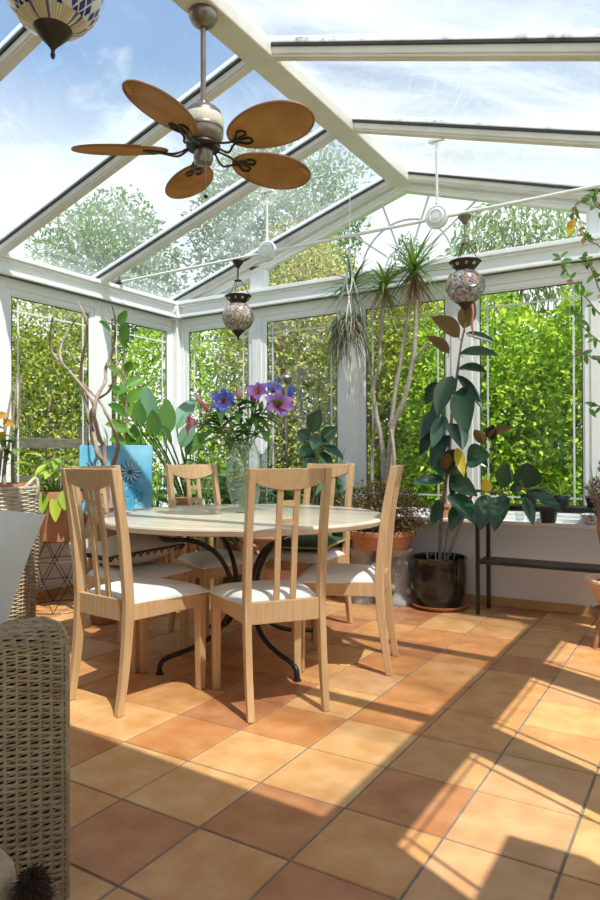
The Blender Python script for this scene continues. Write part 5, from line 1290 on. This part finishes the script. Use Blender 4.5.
# ------------------------------------------------------------------ the garden
b = MB(); b.box(-40,30,-12,40,-.3,-.125); struct(b.build('floor_garden', M['lawn']))
def shrub(label, c, size, n, m_, seed, leaf_=(.07,.04), group=None, name='garden_shrub', stems=9, cat='shrub', low=0.0, hang=0.0):
    r = np.random.default_rng(seed); rnd = random.Random(seed)
    t = thing(name, label, cat, (c[0], c[1], -.125), 0, group)
    sx, sy, sz = size
    lob = r.normal(size=(14,3)); lob /= np.linalg.norm(lob,axis=1)[:,None]
    u = r.normal(size=(n,3)); u /= np.linalg.norm(u,axis=1)[:,None]
    lump = 1 + .22*np.max(np.clip(u @ lob.T, 0, 1)**10, axis=1) - .12
    rad = (r.random(n)**.30)*lump
    P = u*rad[:,None]
    if low == 0: P[:,2] = np.sign(P[:,2])*np.abs(P[:,2])**.8
    P = P*np.array([sx/2, sy/2, sz/2]); P[:,2] += c[2]
    P[:,2] = np.where(P[:,2] < .03, r.random(n)*sz*.7 + .05, P[:,2])
    Dd = u*.5 + r.normal(size=(n,3))*.6 + np.array([0,0,-hang]); Nn = u*.5 + r.normal(size=(n,3))*.55 + np.array([.1,-.15,.6])
    b = MB(); b.scatter(P, Dd, Nn, r.uniform(.7,1.25,n)*leaf_[0], r.uniform(.7,1.2,n)*leaf_[1]); b.build('foliage', M[m_], t)
    b = MB()
    for k in range(stems):
        a = rnd.uniform(0,2*PI); f_ = rnd.uniform(.3,.8); top = (f_*sx/2*math.cos(a), f_*sy/2*math.sin(a), c[2] + sz/2*rnd.uniform(.1,.7))
        b.tube([(.1*math.cos(a),.1*math.sin(a),0),(top[0]*.45+rnd.uniform(-.1,.1),top[1]*.45+rnd.uniform(-.1,.1),top[2]*.5),top], [.035*sz/3,.022*sz/3,.008], 6)
    b.build('stems', M['bark'], t, smooth=60); return t
BK = 'shrubs of the hedge beyond the back windows'; LF = 'shrubs of the hedge beyond the left windows'
i_ = 0
for x, y, zz, sx, sy, sz, m_, lab in (
  (-6.0,7.0,1.6,2.3,1.9,3.6,'hedge','yellow-green garden shrub straight beyond the left back corner of the room'),
  (-4.5,7.3,1.95,2.3,1.8,4.3,'hedgeorange','copper-tinted garden shrub rising above the second back window into the gable'),
  (-3.1,7.2,1.6,2.1,1.7,3.6,'hedgeolive','olive-gold garden shrub directly beyond the dragon tree'),
  (-1.9,6.6,1.35,2.0,1.5,3.0,'hedge','bright green garden shrub directly beyond the rubber plant and right window'),
  (-.6,6.7,1.42,2.0,1.6,3.15,'hedge','bright green garden shrub at the right edge of the right back window')):
    shrub(lab, (x,y,zz), (sx,sy,sz), 14000, m_, 100+i_, (.07,.04), BK); i_ += 1
for x, y, zz, sx, sy, sz, m_, lab in (
  (-6.9,5.4,1.7,1.8,2.0,3.6,'hedgeolive','olive garden shrub beyond the twisted willow branches in the left window'),
  (-6.9,3.9,1.75,1.8,2.0,3.7,'hedgeolive','olive garden shrub at the left edge of the left window'),
  (-6.8,2.4,1.75,1.8,2.0,3.7,'hedge','leafy garden shrub outside the left wall by the fence end')):
    shrub(lab, (x,y,zz), (sx,sy,sz), 12500, m_, 200+i_, (.062,.036), LF, stems=16); i_ += 1
# a second row with gap shade in its leaf colour and the trees behind it
for x, y, zz, s_, m_, lab in ((-9.4,6.6,1.5,3.2,'hedgedark','deep green bush filling the corner behind both hedges'),(-4.4,9.3,1.6,3.5,'hedgedark','deep green bush behind the copper shrubs'),(-1.4,8.8,1.3,3.1,'hedgedark','deep green bush behind the hedge right of the gable middle')):
    shrub(lab, (x,y,zz), (3.9,3.0,s_), 15000, m_, 300+i_, (.11,.065), 'bushes behind the hedges'); i_ += 1
def tree(label, c, crown_, trunk_h, n, m_, seed, leaf_=(.16,.08), name='garden_tree', hang=0.):
    t = shrub(label, (c[0],c[1],crown_[3]), crown_[:3], n, m_, seed, leaf_, 'trees beyond the garden', name, 12, 'tree', 1, hang)
    b = MB(); b.tube([(0,0,0),(.05,.03,trunk_h*.5),(0,0,crown_[3])], [.16,.12,.07], 8); b.build('trunk', M['bark'], t, smooth=60)
tree('broad green tree seen through the left roof below the fan', (-6.8,10.3), (3.7,2.8,4.0,5.2), 3.2, 11000, 'treeleaf', 401, (.11,.055))
tree('green tree seen through the left roof at the lower left', (-9.3,8.6), (3.0,2.4,3.2,4.4), 3, 8000, 'treeleaf', 402, (.11,.055))
tree('slim grey-green conifer in the middle of the gable', (-4.16,10.3), (.9,.9,3.9,3.0), 2, 2600, 'conifer', 403, (.12,.035))
tree('pale tree with hanging leaves in the right half of the gable', (-2.65,10.7), (2.3,1.6,2.2,4.35), 3, 2400, 'paletree', 404, (.15,.055), hang=.9)
tree('pale airy tree beside the right gable post', (-1.55,11.4), (1.1,1.1,1.4,3.7), 2.4, 500, 'paletree', 405, (.15,.055), hang=.9)
fe = thing('wooden_fence', 'weathered dark wooden fence glimpsed through the left window', 'fence', (-5.75,0,-.125))
for y in (2.2,3.6,5.0):
    b = MB(); b.box(-.05,.05,y-.05,y+.05,0,1.5); b.build('post', M['oldwood'], fe)
for z in (.95,1.32):
    b = MB(); b.box(.04,.075,1.6,5.6,z-.05,z+.05); b.build('rail', M['oldwood'], fe)
